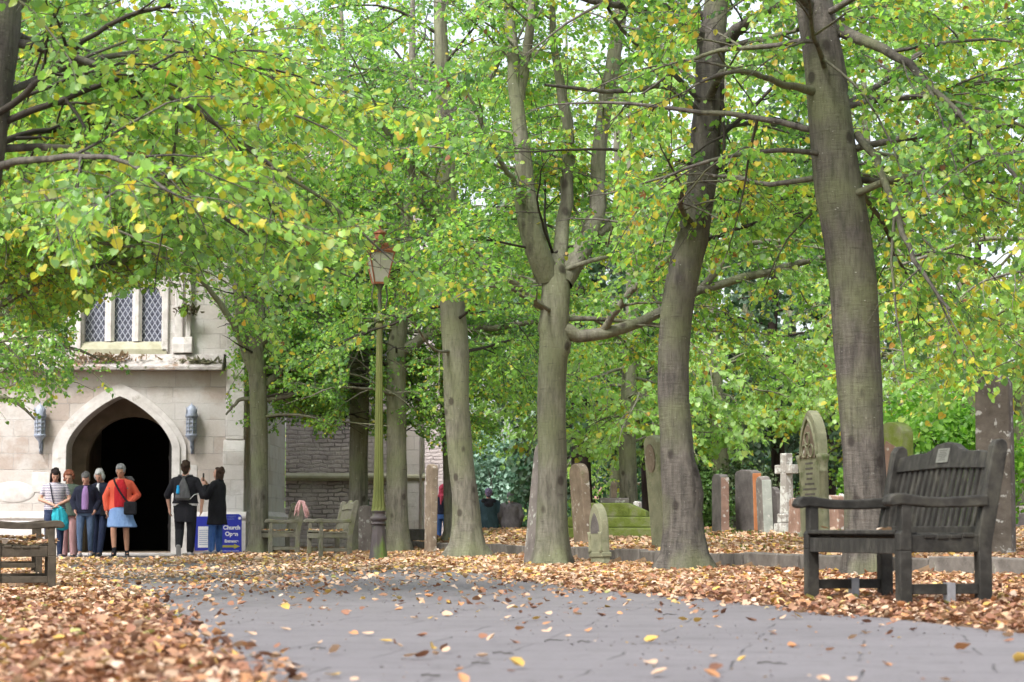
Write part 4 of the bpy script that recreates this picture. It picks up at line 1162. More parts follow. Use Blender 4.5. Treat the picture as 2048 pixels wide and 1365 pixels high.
# heads of the three lights
L3 = [(w0, X_(208.5)), (X_(208.5), X_(264)), (X_(264), w1)]
for (a, b) in L3:
    o = arch_pts(a+.06, b-.06, Z_(590), Z_(566), 5)
    O = [(a+.0, Z_(590)), (a+.0, Z_(545)), (b, Z_(545)), (b, Z_(590))]
    poly = [O[0], O[1], O[2], O[3]]+list(reversed(o))
    m.prism(poly, PD+.30, PD+.355)
part(m, 'mullion', 'trim', win)
for (px, wd) in ((148, .13), (324, .13)):
    m = MB(); m.box(X_(px)-wd/2, X_(px)+wd/2, PD+.05, PD+.115, zu+.05, zw1+.8)
    part(m, 'window_jamb', 'trim', win, bevel=.02)
# shafts and buttresses beside the window
for (px, wd, pr) in ((352, .16, .09), (372, .10, .16), (108, .16, .09), (88, .10, .16)):
    m = MB(); m.box(X_(px)-wd/2, X_(px)+wd/2, PD+.118-pr, PD+.118, zu+.02, 8.8)
    m.prism([(PD+.118-pr-.05, zu+.02), (PD+.118-pr-.05, zu+.2), (PD+.118-pr, zu+.35), (PD+.11, zu+.35), (PD+.11, zu+.02)], X_(px)-wd/2-.04, X_(px)+wd/2+.04, 'x')
    part(m, 'shaft', 'trim', bevel=.015)
m = MB(); m.box(X_(446), X_(489), PD-.16, PD+.002, -.3, Z_(905)); m.prism([(PD-.16, Z_(905)), (PD-.05, Z_(880)), (PD+.0, Z_(880)), (PD+.0, Z_(905))], X_(446), X_(489), 'x')
m.box(X_(450), X_(487), PD-.07, PD+.0, Z_(880), 8.5)
part(m, 'buttress', 'ashlar_w', bevel=.015)
# plinth with moulded top, left and right of the arch
for (a, b) in ((xl, X_(103)), (X_(371), X_(446)), (X_(446), X_(495))):
    e = .17 if a >= X_(446)-.01 else .0
    m = MB(); zt = Z_(1030)
    m.prism([(PD-.13-e, -.3), (PD-.13-e, zt-.16), (PD-.10-e, zt-.12), (PD-.14-e, zt-.07), (PD-.14-e, zt-.03), (PD-.05-e, zt+.05), (PD-.0-e, zt+.06), (PD-.001-e, -.3)], a+.003, b-.003, 'x')
    part(m, 'plinth', 'trim')
# small plain stone panels let into the wall
m = MB(); m.box(X_(62), X_(98), PD-.012, PD+.02, Z_(985), Z_(945)); part(m, 'stone_panel', 'trim', bevel=.008)
m = MB(); m.box(X_(373), X_(393), PD-.012, PD+.02, Z_(985), Z_(930)); part(m, 'stone_panel', 'trim', bevel=.008)
m = MB(); m.ell((X_(25), PD-.0, Z_(985)), (.45, .03, .22), 20); part(m, 'carved_tablet', 'trim', smooth=True)
# inside of the porch
m = MB()
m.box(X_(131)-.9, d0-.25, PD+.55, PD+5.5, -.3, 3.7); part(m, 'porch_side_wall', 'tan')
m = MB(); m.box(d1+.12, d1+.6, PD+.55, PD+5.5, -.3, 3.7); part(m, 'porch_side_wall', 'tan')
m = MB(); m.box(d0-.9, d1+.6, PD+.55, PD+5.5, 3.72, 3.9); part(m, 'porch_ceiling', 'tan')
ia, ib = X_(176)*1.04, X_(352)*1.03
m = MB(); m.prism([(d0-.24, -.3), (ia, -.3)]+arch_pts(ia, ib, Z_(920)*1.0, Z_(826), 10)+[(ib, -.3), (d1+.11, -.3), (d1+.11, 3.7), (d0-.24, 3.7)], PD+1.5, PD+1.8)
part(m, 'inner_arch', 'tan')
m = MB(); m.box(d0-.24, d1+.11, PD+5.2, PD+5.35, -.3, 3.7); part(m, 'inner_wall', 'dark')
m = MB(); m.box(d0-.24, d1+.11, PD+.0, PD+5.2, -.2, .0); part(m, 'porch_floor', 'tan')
m = MB(); m.box(d1-.10, d1-.03, PD+.25, PD+1.35, .02, 2.3)
for zz in (.5, 1.2, 1.9): m.box(d1-.125, d1-.1, PD+.3, PD+1.3, zz, zz+.07)
part(m, 'door', 'door_wood')
m = MB(); m.box(X_(98), X_(376), PD-.75, PD-.0, -.25, -.008); part(m, 'doorstep', 'trim', bevel=.01)
# right flank of the porch, nave wall, string course
ND = 54.0
m = MB(); m.box(xr-.5, xr, PD+.61, ND, -.3, ztop); part(m, 'porch_flank', 'ashlar_w')
m = MB(); m.prism([(xr, -.3), (xr+.13, -.3), (xr+.13, .75), (xr, .86)], PD+.3, ND); part(m, 'plinth', 'trim')
nx0, nx1 = xr+.0, at(846, HOR, ND).x
def zn(py): return at(1024, py, ND).z
m = MB(); m.box(nx0, nx1-.5, ND+.1, ND+.7, -.3, 10); part(m, 'nave_wall', 'rubble')
m = MB(); m.box(nx1-.5, nx1, ND+.0, ND+.9, -.3, 10); part(m, 'corner_quoin', 'ashlar')
m = MB(); m.prism([(ND-.02, zn(962)), (ND-.08, zn(956)), (ND-.08, zn(952)), (ND+.09, zn(946)), (ND+.09, zn(962))], nx0+.02, nx1+.05, 'x'); part(m, 'string_course', 'trim_green')
m = MB(); m.tube([(nx1-.06, ND-.06, 0), (nx1-.06, ND-.06, 9.8)], .035, 10); part(m, 'drainpipe', 'trim', smooth=True)
m = MB(); m.box(nx1-1.0, nx1+.42, ND+7.0, ND+7.6, -1, 9); part(m, 'transept_wall', 'rubble')
m = MB(); m.prism([(nx0+1.2, zn(720)), (nx0+2.4, zn(720)), (nx0+2.4, zn(560)), (nx0+1.8, zn(510)), (nx0+1.2, zn(560))], ND+.04, ND+.097); part(m, 'nave_window', 'leaded')
# battlements
m = MB(); m.box(xl, xr, PD+.02, PD+.7, ztop, ztop+.25); part(m, 'parapet', 'trim', bevel=.02)
for k in range(9):
    x = xl+.2+k*1.22
    m = MB(); m.box(x, x+.62, PD+.1, PD+.6, ztop+.25, ztop+.85); part(m, 'merlon', 'ashlar_w', bevel=.02)
# dry plants rooted on the ledges
def tuft(px, py, n, seed, cols, w=.3):
    r4 = np.random.default_rng(seed); c = at(px, py, PD)
    pos = np.stack([c.x+r4.normal(0, w, n), PD-.1-.08*r4.random(n), c.z+.12*r4.random(n)], 1)
    ax = nrm(np.stack([r4.normal(0, .6, n), -.4*r4.random(n)-.2, r4.normal(.2, .7, n)], 1))
    t = r4.random((n, 1)); cc = np.array(cols[0])*(1-t)+np.array(cols[1])*t
    me = leaves('ledge_foliage', pos-np.array([c.x, PD, c.z]), ax, nrm(r4.normal(0, 1, (n, 3))), .05+.09*r4.random(n), cc, LEAF, LEAF_F, np.full(n, .45))
    o = link('ledge_foliage', me, M['needle']); o.location = (c.x, PD, c.z)
    return o
tag(tuft(215, 724, 240, 1, [(.26, .17, .11), (.40, .31, .23)], .4), 'rusty brown dried moss tuft on the ledge over the porch arch', 'plant')
tag(tuft(405, 733, 130, 2, [(.13, .14, .09), (.26, .24, .16)], .2), 'grey green weeds on the ledge over the wall lantern', 'plant')
tag(tuft(375, 628, 200, 3, [(.14, .10, .08), (.09, .11, .04)], .09), 'dry plant growing from the wall shaft beside the window', 'plant')

# ------------------------------------------------------------------ wall lanterns
def lantern(px, label):
    c = at(px, 850, PD-.17)
    r = empty('wall_lantern', (c.x, c.y, Z_(880)), 0, label, 'lantern', 'lanterns flanking the porch')
    h = 5/98
    zz = lambda py: (880-py)/98.0
    m = MB(); m.lathe([(.095, zz(870)), (.095, zz(838))], 8); m.build('glass_cage', M['lantern_pane'], r)
    m = MB()
    for k in range(8):
        a = 2*PI*(k+.5)/8; m.tube([(.104*math.cos(a), .104*math.sin(a), zz(871)), (.104*math.cos(a), .104*math.sin(a), zz(836))], .010, 6)
    for py in (870, 862, 854, 846, 838):
        m.lathe([(.096, zz(py)-.010), (.113, zz(py)-.008), (.113, zz(py)+.008), (.096, zz(py)+.010)], 16)
    m.build('bars', M['lead_blue'], r)
    m = MB(); m.lathe([(.125, zz(836)), (.128, zz(832)), (.115, zz(828)), (.112, zz(822)), (.09, zz(816)), (.05, zz(812)), (.015, zz(810)), (.005, zz(806))], 16)
    for k in range(4):
        a = 2*PI*(k+.5)/4; m.tube([(.115*math.cos(a), .115*math.sin(a), zz(832)), (.13*math.cos(a), .13*math.sin(a), zz(820)), (.15*math.cos(a), .15*math.sin(a), zz(814))], [.011, .009, .004], 6)
    m.build('cap', M['lead_blue'], r, smooth=True)
    m = MB(); m.lathe([(.012, zz(898)), (.02, zz(890)), (.03, zz(884)), (.10, zz(876)), (.125, zz(872)), (.12, zz(870))], 16); m.build('base_cup', M['lead_blue'], r, smooth=True)
    m = MB(); m.tube([(0, 0, zz(888)), (0, .02, zz(898)), (0, .08, zz(905)), (0, .17, zz(900))], [.022, .02, .016, .018], 8); m.tube([(0, .03, zz(897)), (.0, -.01, zz(903)), (0, .0, zz(909))], [.014, .011, .004], 8)
    m.box(-.03, .03, .15, .172, zz(908), zz(870)); m.build('bracket', M['lead_blue'], r, smooth=True)
    return r
lantern(80, 'blue grey caged lantern on the wall beside the group of women')
lantern(383, 'blue grey caged lantern on the wall above the person with the rucksack')

# ------------------------------------------------------------------ signs
def text(body, size, x, z, y, m, parent, name='lettering', align='CENTER', sx=1.0, bold=0.0):
    cu = bpy.data.curves.new('text', 'FONT'); cu.body = body; cu.size = size; cu.align_x = align; cu.extrude = .0015; cu.offset = bold
    o = bpy.data.objects.new('text', cu); COL.objects.link(o)
    dg = bpy.context.evaluated_depsgraph_get()
    me = bpy.data.meshes.new_from_object(o.evaluated_get(dg))
    bpy.data.objects.remove(o); bpy.data.curves.remove(cu)
    me.transform(Matrix.Translation((x, y, z)) @ Matrix.Rotation(PI/2, 4, 'X') @ Matrix.Diagonal((sx, 1, 1, 1)))
    return link(name, me, m, parent)
M['sign_blue'] = pmat('sign_blue_paint', [(.028, .04, .40), (.036, .05, .46)], 3, .45, 0)
M['sign_yellow'] = pmat('sign_yellow_paint', [(.42, .38, .07)], 3, .5, 0)
M['sign_white'] = pmat('sign_white_paint', [(.80, .80, .82)], 3, .5, 0)
M['sign_grey'] = pmat('sign_greyed_print', [(.22, .26, .50)], 3, .5, 0)
M['paper'] = pmat('white_paper_notice', [(.80, .80, .80), (.86, .86, .86)], 3, .7, 0)
M['pinkwood'] = pmat('pale_board_frame', [(.34, .26, .24), (.46, .37, .35)], 8, .7, .2)
SD = 44.6; k_ = SD/F
sx0 = at(462.5, HOR, SD).x; zb_ = g1(sx0, SD)
sb = empty('church_sign', (sx0, SD, zb_), 0, 'blue board reading Church Open Entrance with a yellow arrow', 'sign')
hw, hh = 20*k_+.006, .80
m = MB(); c_ = .06
m.prism([(-hw, .02), (hw, .02), (hw, hh-c_), (hw-.02, hh-.02), (hw-c_, hh), (-hw+c_, hh), (-hw+.02, hh-.02), (-hw, hh-c_)], -.012, .012)
m.build('board', M['sign_blue'], sb)
m = MB(); m.m = Matrix.Translation((0, .015, hh-.06)) @ Matrix.Rotation(.30, 4, 'X'); m.box(-hw+.02, hw-.02, .0, .02, -hh+.06, 0); m.build('back_leg', M['sign_blue'], sb)
y_ = -.016
text('Church', .112, 0.01, .50, y_, M['sign_white'], sb, bold=.0045); text('Open', .112, 0.01, .375, y_, M['sign_white'], sb, bold=.0045); text('Entrance', .077, 0.01, .245, y_, M['sign_white'], sb, bold=.0032)
text('HOLY TRINITY', .042, -.045, .735, y_, M['sign_grey'], sb); text('CHURCH', .042, -.03, .69, y_, M['sign_grey'], sb)
m = MB(); m.box(-hw+.05, hw-.05, y_-.001, y_+.002, .07, .078); m.build('small_print', M['sign_white'], sb)
m = MB(); m.prism([(-.165, .145), (.06, .145), (.06, .118), (.18, .168), (.06, .218), (.06, .19), (-.165, .19)], y_-.002, y_+.002); m.build('arrow', M['sign_yellow'], sb)
m = MB()
m.prism([((.034 if b % 2 == 0 else .022)*math.cos(b*PI/6)+.165, (.034 if b % 2 == 0 else .022)*math.sin(b*PI/6)+.72) for b in range(12)], y_-.002, y_+.002)
m.build('emblem', M['sign_white'], sb)
nb0 = at(409, HOR, SD+.45); zb2 = g1(nb0.x, nb0.y)
nb = empty('notice_board', (nb0.x, nb0.y, zb2), 0, 'blue framed notice board with a white sheet, behind the two visitors by the door', 'sign')
m = MB(); m.box(-.19, .19, -.012, .012, .1, .78); m.build('board', M['sign_blue'], nb, bevel=.005)
m = MB(); m.box(-.125, .125, -.017, -.012, .16, .58); sh = m.build('notice_sheet', M['paper'], nb)
m = MB()
for q in range(8): m.box(-.1, .1-.02*(q % 3), -.0185, -.0175, .5-q*.04, .51-q*.04)
m.build('printed_lines', M['sign_grey'], sh)
for s_ in (-1, 1):
    m = MB(); m.box(s_*.215-.022, s_*.215+.022, -.02, .02, 0, .72); m.build('post', M['pinkwood'], nb, bevel=.004)
m = MB(); m.box(-.19, .19, -.015, .015, .06, .1); m.build('rail', M['pinkwood'], nb)

# ------------------------------------------------------------------ lamp post
LD = 36.0; lp = at(757, HOR, LD); lz = g1(lp.x, LD)-.01
lamp = empty('lamp_post', (lp.x, LD, lz), .25, 'tall green lichened lamp post with a copper topped lantern', 'lamp post')
zz = lambda py: (1118-py)/125.0
m = MB(); m.lathe([(.175, 0), (.172, .03), (.155, .05), (.135, .2), (.115, .42), (.105, .52), (.10, .57)], 8); m.build('base', M['iron_base'], lamp, bevel=.008)
m = MB(); m.lathe([(.10, .571), (.125, .585), (.125, .60), (.105, .615), (.105, .63), (.13, .65), (.14, .675), (.13, .70), (.10, .715), (.10, .77), (.115, .785), (.118, .80)], 20); m.build('collar', M['iron_base'], lamp, smooth=True)
m = MB(); m.lathe([(.118, .80), (.11, .86), (.088, 1.1), (.075, 1.6), (.065, 2.4), (.055, 3.2), (.052, zz(655)), (.068, zz(650)), (.068, zz(646)), (.05, zz(642))], 24, flute=.14, fz=(.81, 3.7)); m.build('post', M['iron_green'], lamp)
m = MB(); m.lathe([(.05, zz(642)), (.10, zz(637)), (.105, zz(634)), (.06, zz(630)), (.035, zz(620)), (.03, zz(575)), (.05, zz(570)), (.09, zz(562))], 16)
for s_ in (-1, 1):
    m.tube([(0, 0, zz(622)), (s_*.1, 0, zz(612)), (s_*.13, 0, zz(590)), (s_*.1, 0, zz(565))], .012, 8)
m.tube([(-.26, 0, zz(633)), (.26, 0, zz(633))], .014, 8); m.ell((-.26, 0, zz(633)), .024); m.ell((.26, 0, zz(633)), .024)
m.build('bracket', M['iron_base'], lamp, smooth=True)
def frus(m, r0, z0, r1, z1, t=0):
    m.add([(-r0, -r0, z0), (r0, -r0, z0), (r0, r0, z0), (-r0, r0, z0), (-r1, -r1, z1), (r1, -r1, z1), (r1, r1, z1), (-r1, r1, z1)], [(0, 3, 2, 1), (4, 5, 6, 7), (0, 1, 5, 4), (1, 2, 6, 5), (2, 3, 7, 6), (3, 0, 4, 7)])
m = MB(); frus(m, .095, zz(560), .195, zz(502)); m.build('glass', M['pane'], lamp)
m = MB()
for (a, b) in ((-1, -1), (1, -1), (1, 1), (-1, 1)): m.tube([(a*.1, b*.1, zz(562)), (a*.205, b*.205, zz(500))], .012, 6)
frus(m, .105, zz(564), .108, zz(560)); frus(m, .215, zz(502), .22, zz(498)); m.build('lantern_frame', M['copper'], lamp)
m = MB(); frus(m, .235, zz(498), .19, zz(490)); frus(m, .19, zz(490)+.001, .105, zz(476)); m.lathe([(.105, zz(476)), (.115, zz(474)), (.115, zz(471)), (.09, zz(470)), (.085, zz(463)), (.105, zz(462)), (.105, zz(459)), (.06, zz(455)), (.02, zz(452)), (.015, zz(448)), (.028, zz(445)), (.022, zz(441)), (.004, zz(438))], 16)
m.build('roof', M['copper'], lamp, bevel=.004)
# ------------------------------------------------------------------ gravestones
M['st_orange'] = stone_mat('orange_algae_stone', (.36, .13, .05), (.46, .2, .09), (.42, .4, .36), (.14, .11, .07), .62)
M['st_mint'] = stone_mat('mint_lichen_stone', (.25, .27, .24), (.38, .40, .36), (.5, .5, .46), (.26, .16, .11), .6)
def outline(top, w, h):
    a = w/2
    if top == 'round':
        return [(-a, 0), (a, 0), (a, h-a*.55)]+[(a*math.cos(t), h-a*.55+a*.55*math.sin(t)) for t in np.linspace(.2, PI-.2, 9)]+[(-a, h-a*.55)]
    if top == 'gothic':
        r = arch_pts(-a, a, h-a*1.45, h, 8)
        return [(-a, 0), (a, 0)]+list(reversed(r))
    if top == 'shoulder':
        return [(-a, 0), (a, 0), (a, h*.86), (a*.8, h*.87), (a*.7, h*.93), (a*.4, h*.985), (0, h), (-a*.4, h*.985), (-a*.7, h*.93), (-a*.8, h*.87), (-a, h*.86)]
    if top == 'rough':
        return [(-a, 0), (a, 0), (a*1.02, h*.4), (a*.97, h*.95), (a*.7, h*.985), (a*.2, h*.99), (-a*.3, h), (-a*.8, h*.975), (-a*.99, h*.93), (-a*1.03, h*.5)]
    return [(-a, 0), (a, 0), (a, h), (-a, h)]
def stone_xy(px, D):
    w = at(px, HOR, D); return w.x, D, g1(w.x, D)
def gravestone(label, px, D, w, t, h, top='round', yaw=-74, lean=0, nod=0, mt='st_grey', group='gravestones in the churchyard', panel=None, z=None):
    x, y, zz_ = stone_xy(px, D)
    g = empty('gravestone', (x, y, zz_ if z is None else z), 0, label, 'gravestone', group)
    g.rotation_euler = (math.radians(nod), math.radians(lean), math.radians(yaw)); g.rotation_mode = 'XYZ'
    g.matrix_world = Matrix.Translation(g.location) @ Matrix.Rotation(math.radians(lean), 4, 'Y') @ Matrix.Rotation(math.radians(nod), 4, 'X') @ Matrix.Rotation(math.radians(yaw), 4, 'Z')
    m = MB(); o = outline(top, w, h); o = [(p[0], p[1] if p[1] > .001 else -.25) for p in o]
    m.prism(o, -t/2, t/2)
    m.build('slab', M[mt], g, bevel=min(.018, t*.16))
    return g
gravestone('tall thin worn slab standing between the brown stem and the flared lime', 861, 42, .46, .13, 1.66, 'rough', -74, 1, 0, 'st_brown')
gravestone('long pale lichened slab leaning to the right against the forked lime', 1066, 29.7, .42, .15, 1.60, 'rough', -74, 5.5, 0, 'st_grey')
gravestone('round topped brown slab leaning left beside the mossy tomb', 1168, 36, .62, .14, 1.30, 'round', -74, -4, 0, 'st_brown')
g = gravestone('small green gothic headstone at the kerb beside the forked lime', 1201, 28.6, .38, .11, .78, 'gothic', -68, -2.5, 0, 'st_green')
m = MB(); o = arch_pts(-.13, .13, .42, .66, 8); m.prism([(-.13, .40)]+o+[(.13, .40)], -.060, -.052); m.build('carved_panel', M['st_dark'], g)
m = MB(); m.box(-.205, .205, -.07, .07, .10, .16); m.build('moulding', M['st_green'], g, bevel=.01)
m = MB()
for s_ in (-1, 1):
    m = MB(); m.lathe([(.03, .16), (.024, .2), (.024, .38), (.034, .42)], 12, (s_*.165, -.058)); m.build('colonnette', M['st_green'], g, smooth=True)
g = gravestone('tall leaning green headstone half hidden behind the bent lime', 1326, 31.5, .46, .14, 1.60, 'round', -70, -4.5, 0, 'st_green')
m = MB(); m.prism([(.16*math.cos(a), 1.28+.2*math.sin(a)) for a in np.linspace(0, 2*PI, 20, endpoint=False)], -.085, -.076); m.build('carved_panel', M['st_brown'], g)
def edged(label, px, D, w, t, h, top, yaw, lean, face, edge):  # shaded face and lit, overgrown edge are put in as separate stone colours
    g = gravestone(label, px, D, w, t, h, top, yaw, lean, 0, face)
    m = MB(); m.box(w/2*1.0+.0, w/2*1.0+.025, -t/2+.003, t/2-.003, -.2, h*.93); m.build('lit_weathered_edge', M[edge], g, bevel=.01)
    return g
edged('slab with a shaded dark face and a reddish lichened edge, nearest the dark boundary wall', 1441, 40, .58, .15, 1.06, 'rough', -79, 0, 'st_dark', 'st_red')
edged('slab with a shaded dark brown face and a bright orange edge', 1498, 40, .72, .17, 1.12, 'rough', -70, -1, 'st_dark', 'st_orange')
edged('whitish green round topped slab left of the white cross', 1531, 38.5, .42, .17, .98, 'round', -82, -2, 'st_grey', 'st_mint')
gravestone('low grey slab with a sloping shoulder left of the white cross', 1554, 40, .40, .10, .80, 'shoulder', -70, -4, 0, 'st_dark')
gravestone('short red stone with white lichen in front of the white cross', 1594, 36, .35, .17, .60, 'rough', -74, 2, 0, 'st_red')
gravestone('small red stone seen beyond the arm of the dark bench', 1668, 38, .4, .14, .62, 'rough', -60, 0, 0, 'st_red')
gravestone('thin white stone beside the purple brown yew stem', 1275, 43, .16, .1, .62, 'rough', -50, 0, 0, 'st_pale')
gravestone('small pale rounded stone half hidden behind the bench', 1682, 41, .25, .12, .68, 'round', -60, 0, 0, 'st_pale')
gravestone('slim green slab beside the lamp post', 733, 45, .42, .1, .95, 'rough', -50, 0, 0, 'st_grey', z=0.0)
gravestone('dark low block lying at the foot of the church corner', 815, 50, 1.0, .4, .28, 'rough', -10, 0, 0, 'st_dark', z=.2)
g = gravestone('mossy slab with a patch of bare red stone, behind the dark bench', 1792, 26.5, .52, .17, 1.52, 'round', -64, 0, 0, 'st_moss')
m = MB(); m.prism([(-.2, .5), (.1, .45), (.26, .9), (.2, 1.2), (-.05, 1.3), (-.22, 1.0)], -.092, -.086); m.build('bare_patch', M['st_red'], g)
gravestone('tall thick pillar like slab with white streaks, at the far end of the bench', 1993, 23.5, .36, .22, 1.90, 'rough', -24, 0, 0, 'st_pillar')
# gothic headstone with tracery and columns
g = gravestone('large gothic headstone with a pierced tracery panel, columns and worn lettering', 1632, 33, .72, .15, 1.90, 'gothic', -75, -1, 0, 'st_green')
m = MB(); i_ = arch_pts(-.26, .26, 1.22, 1.70, 10)
m.prism([(-.26, 1.2)]+i_+[(.26, 1.2)], -.088, -.073); tp = m.build('tracery_panel', M['st_brown'], g)
m = MB()
for (cx_, cz) in ((-.12, 1.30), (.12, 1.30), (0, 1.48)):
    k = 14
    for j in range(k):
        a, b = 2*PI*j/k, 2*PI*(j+1)/k
        m.tube([(cx_+.09*math.cos(a), -.095, cz+.09*math.sin(a)), (cx_+.09*math.cos(b), -.095, cz+.09*math.sin(b))], .014, 5)
m.build('tracery', M['st_green'], tp)
m = MB()
pa = arch_pts(-.30, .30, 1.20, 1.79, 10)
m.tube([(p[0], -.085, p[1]) for p in pa], .022, 8); m.build('moulding', M['st_green'], g, smooth=True)
for s_ in (-1, 1):
    m = MB(); m.lathe([(.085, -.1), (.085, .10), (.06, .13), (.055, .18), (.055, .98), (.07, 1.0), (.055, 1.02), (.075, 1.12), (.095, 1.19), (.10, 1.24), (.07, 1.25)], 14, (s_*.385, -.02)); m.build('column', M['st_green'], g, smooth=True)
m = MB()
r5 = random.Random(3)
for q in range(9):
    w_ = r5.uniform(.1, .26); zq = 1.12-q*.075
    x = -w_
    while x < w_:
        l = r5.uniform(.015, .05); m.box(x, min(x+l, w_), -.0785, -.0735, zq-.014, zq+.014); x += l+.012
m.build('worn_lettering', M['st_dark'], g)
# stone cross
x, y, z = stone_xy(1574, 37.5)
c = empty('stone_cross', (x, y, z), math.radians(-60), 'white lichened stone cross in front of the black yew stem', 'cross')
m = MB(); m.box(-.16, .16, -.16, .16, -.2, .18); m.box(-.12, .12, -.12, .12, .18, .34); m.build('plinth', M['st_pale'], c, bevel=.02)
m = MB(); m.prism([(-.105, .34), (.105, .34), (.075, 1.02), (-.075, 1.02)], -.075, .075); m.box(-.075, .075, -.075, .075, 1.02, 1.34); m.build('shaft', M['st_pale'], c, bevel=.012)
m = MB()
for s_ in (-1, 1): m.box(s_*.155-.08, s_*.155+.08, -.073, .073, 1.00, 1.15)
m.build('arm', M['st_pale'], c, bevel=.012)
# mossy stepped tomb with a broken cross lying on it
x, y, z = stone_xy(1222, 39.5)
t = empty('stepped_tomb', (x, y, z), math.radians(-8), 'low stepped tomb covered in bright green moss', 'tomb')
m = MB(); m.box(-.82, .86, -.55, .55, -.3, .17); m.build('lower_step', M['st_moss'], t, bevel=.03)
m = MB(); m.box(-.72, .74, -.45, .45, .171, .36); m.build('middle_step', M['st_moss'], t, bevel=.03)
m = MB(); m.prism([(-.66, .361), (.66, .361), (.64, .46), (.32, .60), (-.66, .60)], -.38, .38); m.build('coping', M['st_moss'], t, bevel=.02)
bc = empty('broken_cross', (x+.05, y-.05, z+.60), .2, 'broken grey cross lying on top of the mossy tomb', 'cross')
m = MB(); m.box(-.24, .26, -.06, .06, 0, .09); m.build('fallen_shaft', M['st_grey'], bc, bevel=.012)
m = MB(); m.box(-.045, .045, -.05, .05, .091, .36); m.build('stump', M['st_brown'], bc, bevel=.012)
# dark boundary wall
a, b = at(1385, HOR, 50.5), at(2100, HOR, 56)
d = math.hypot(b.x-a.x, 5.5); ang = math.atan2(5.5, b.x-a.x)
wl = empty('boundary_wall', (a.x, 50.5, g1(a.x, 50.5)), ang, 'low dark rubble wall with rough upright coping stones', 'wall')
m = MB(); m.box(0, d, -.2, .2, -.4, .42); m.build('wall_body', M['st_dark'], wl, bevel=.02)
m = MB(); r6 = random.Random(8); s = .02
while s < d-.1:
    l = r6.uniform(.10, .2); hh = r6.uniform(.08, .22); tl = r6.uniform(-.03, .03)
    m.prism([(s, .421), (s+l-.015, .421), (s+l-.02+tl, .42+hh), (s+.01+tl, .42+hh*r6.uniform(.8, 1.1))], -.17, .17); s += l
m.build('coping', M['st_grey'], wl, bevel=.012)
# cottage glimpsed far beyond the people
M['brick'] = ashlar('red_cottage_brick', (.36, .13, .10), (.28, .09, .07), (.3, .25, .22), .22, .075, (.4, .18, .14), (.2, .1, .08))
M['tiles'] = ashlar('pink_roof_tile', (.46, .24, .20), (.38, .18, .15), (.2, .1, .09), .3, .16, (.5, .3, .26), (.3, .2, .15))
x = at(1075, HOR, 92).x
co = empty('cottage', (x, 92, -.4), .1, 'red brick cottage with a pale tiled roof far beyond the churchyard', 'house')
m = MB(); m.box(-2.6, 2.6, -2, 2, -.5, 1.1); m.build('wall', M['brick'], co)
m = MB(); m.prism([(-2.25, 1.1), (2.25, 1.1), (0, 2.6)], -2.8, 2.8, 'x'); m.build('roof', M['tiles'], co)
for q in (-1.3, .4):
    m = MB(); m.box(q-.4, q+.4, -2.03, -2.0, .1, .95); f = m.build('window', M['sign_white'], co)
    m = MB(); m.box(q-.33, q+.33, -2.04, -2.031, .17, .88); m.build('pane', M['leaded'], f)
# ------------------------------------------------------------------ people
def cloth(name, cols, scale=9, rough=.9, bump=.8):
    return pmat(name, cols, scale, rough, bump, (1, 1, .45), dist=.04)
M['skin'] = pmat('skin', [(.50, .27, .20), (.60, .35, .26)], 9, .55, 0)
M['skin_tan'] = pmat('tanned_skin', [(.40, .20, .13), (.48, .26, .17)], 9, .55, 0)
M['eye'] = pmat('eye_dark', [(.03, .02, .02)], bump=0)
M['lip'] = pmat('lip', [(.40, .13, .11)], bump=0)
M['hair_dark'] = cloth('dark_brown_hair', [(.012, .008, .008), (.035, .022, .02)], 30)
M['hair_red'] = cloth('red_curly_hair', [(.16, .05, .025), (.32, .12, .07)], 26)
M['hair_grey'] = cloth('grey_hair', [(.09, .09, .09), (.20, .20, .20)], 30)
M['hair_white'] = cloth('white_hair', [(.42, .42, .42), (.62, .62, .61)], 30)
M['hair_silver'] = cloth('silver_hair', [(.22, .22, .23), (.38, .38, .39)], 30)
M['hair_brown'] = cloth('brown_hair', [(.035, .02, .014), (.075, .045, .03)], 30)
def striped(name, a, b, period, duty, wob=0.02):
    t = NT(name); c = t.n('ShaderNodeTexCoord'); s = t.n('ShaderNodeSeparateXYZ'); t.l(c.outputs['Object'], s.inputs[0])
    n = t.noise(c.outputs['Object'], 18, 3)
    z = t.math('ADD', t.math('MULTIPLY', s.outputs['Z'], 1.0/period), t.math('MULTIPLY', n, wob*20))
    f = t.math('LESS_THAN', t.math('FRACT', z), duty)
    t.bsdf(t.mix(f, a, b), .9, .2, 0, t.noise(c.outputs['Object'], 14, 4), .3, .01)
    return t.mat
M['stripe'] = striped('navy_striped_cotton', (.66, .62, .66), (.06, .05, .13), .030, .42, .012)
M['stripe_grey'] = striped('grey_striped_sleeve', (.50, .50, .50), (.22, .23, .25), .045, .4, .004)
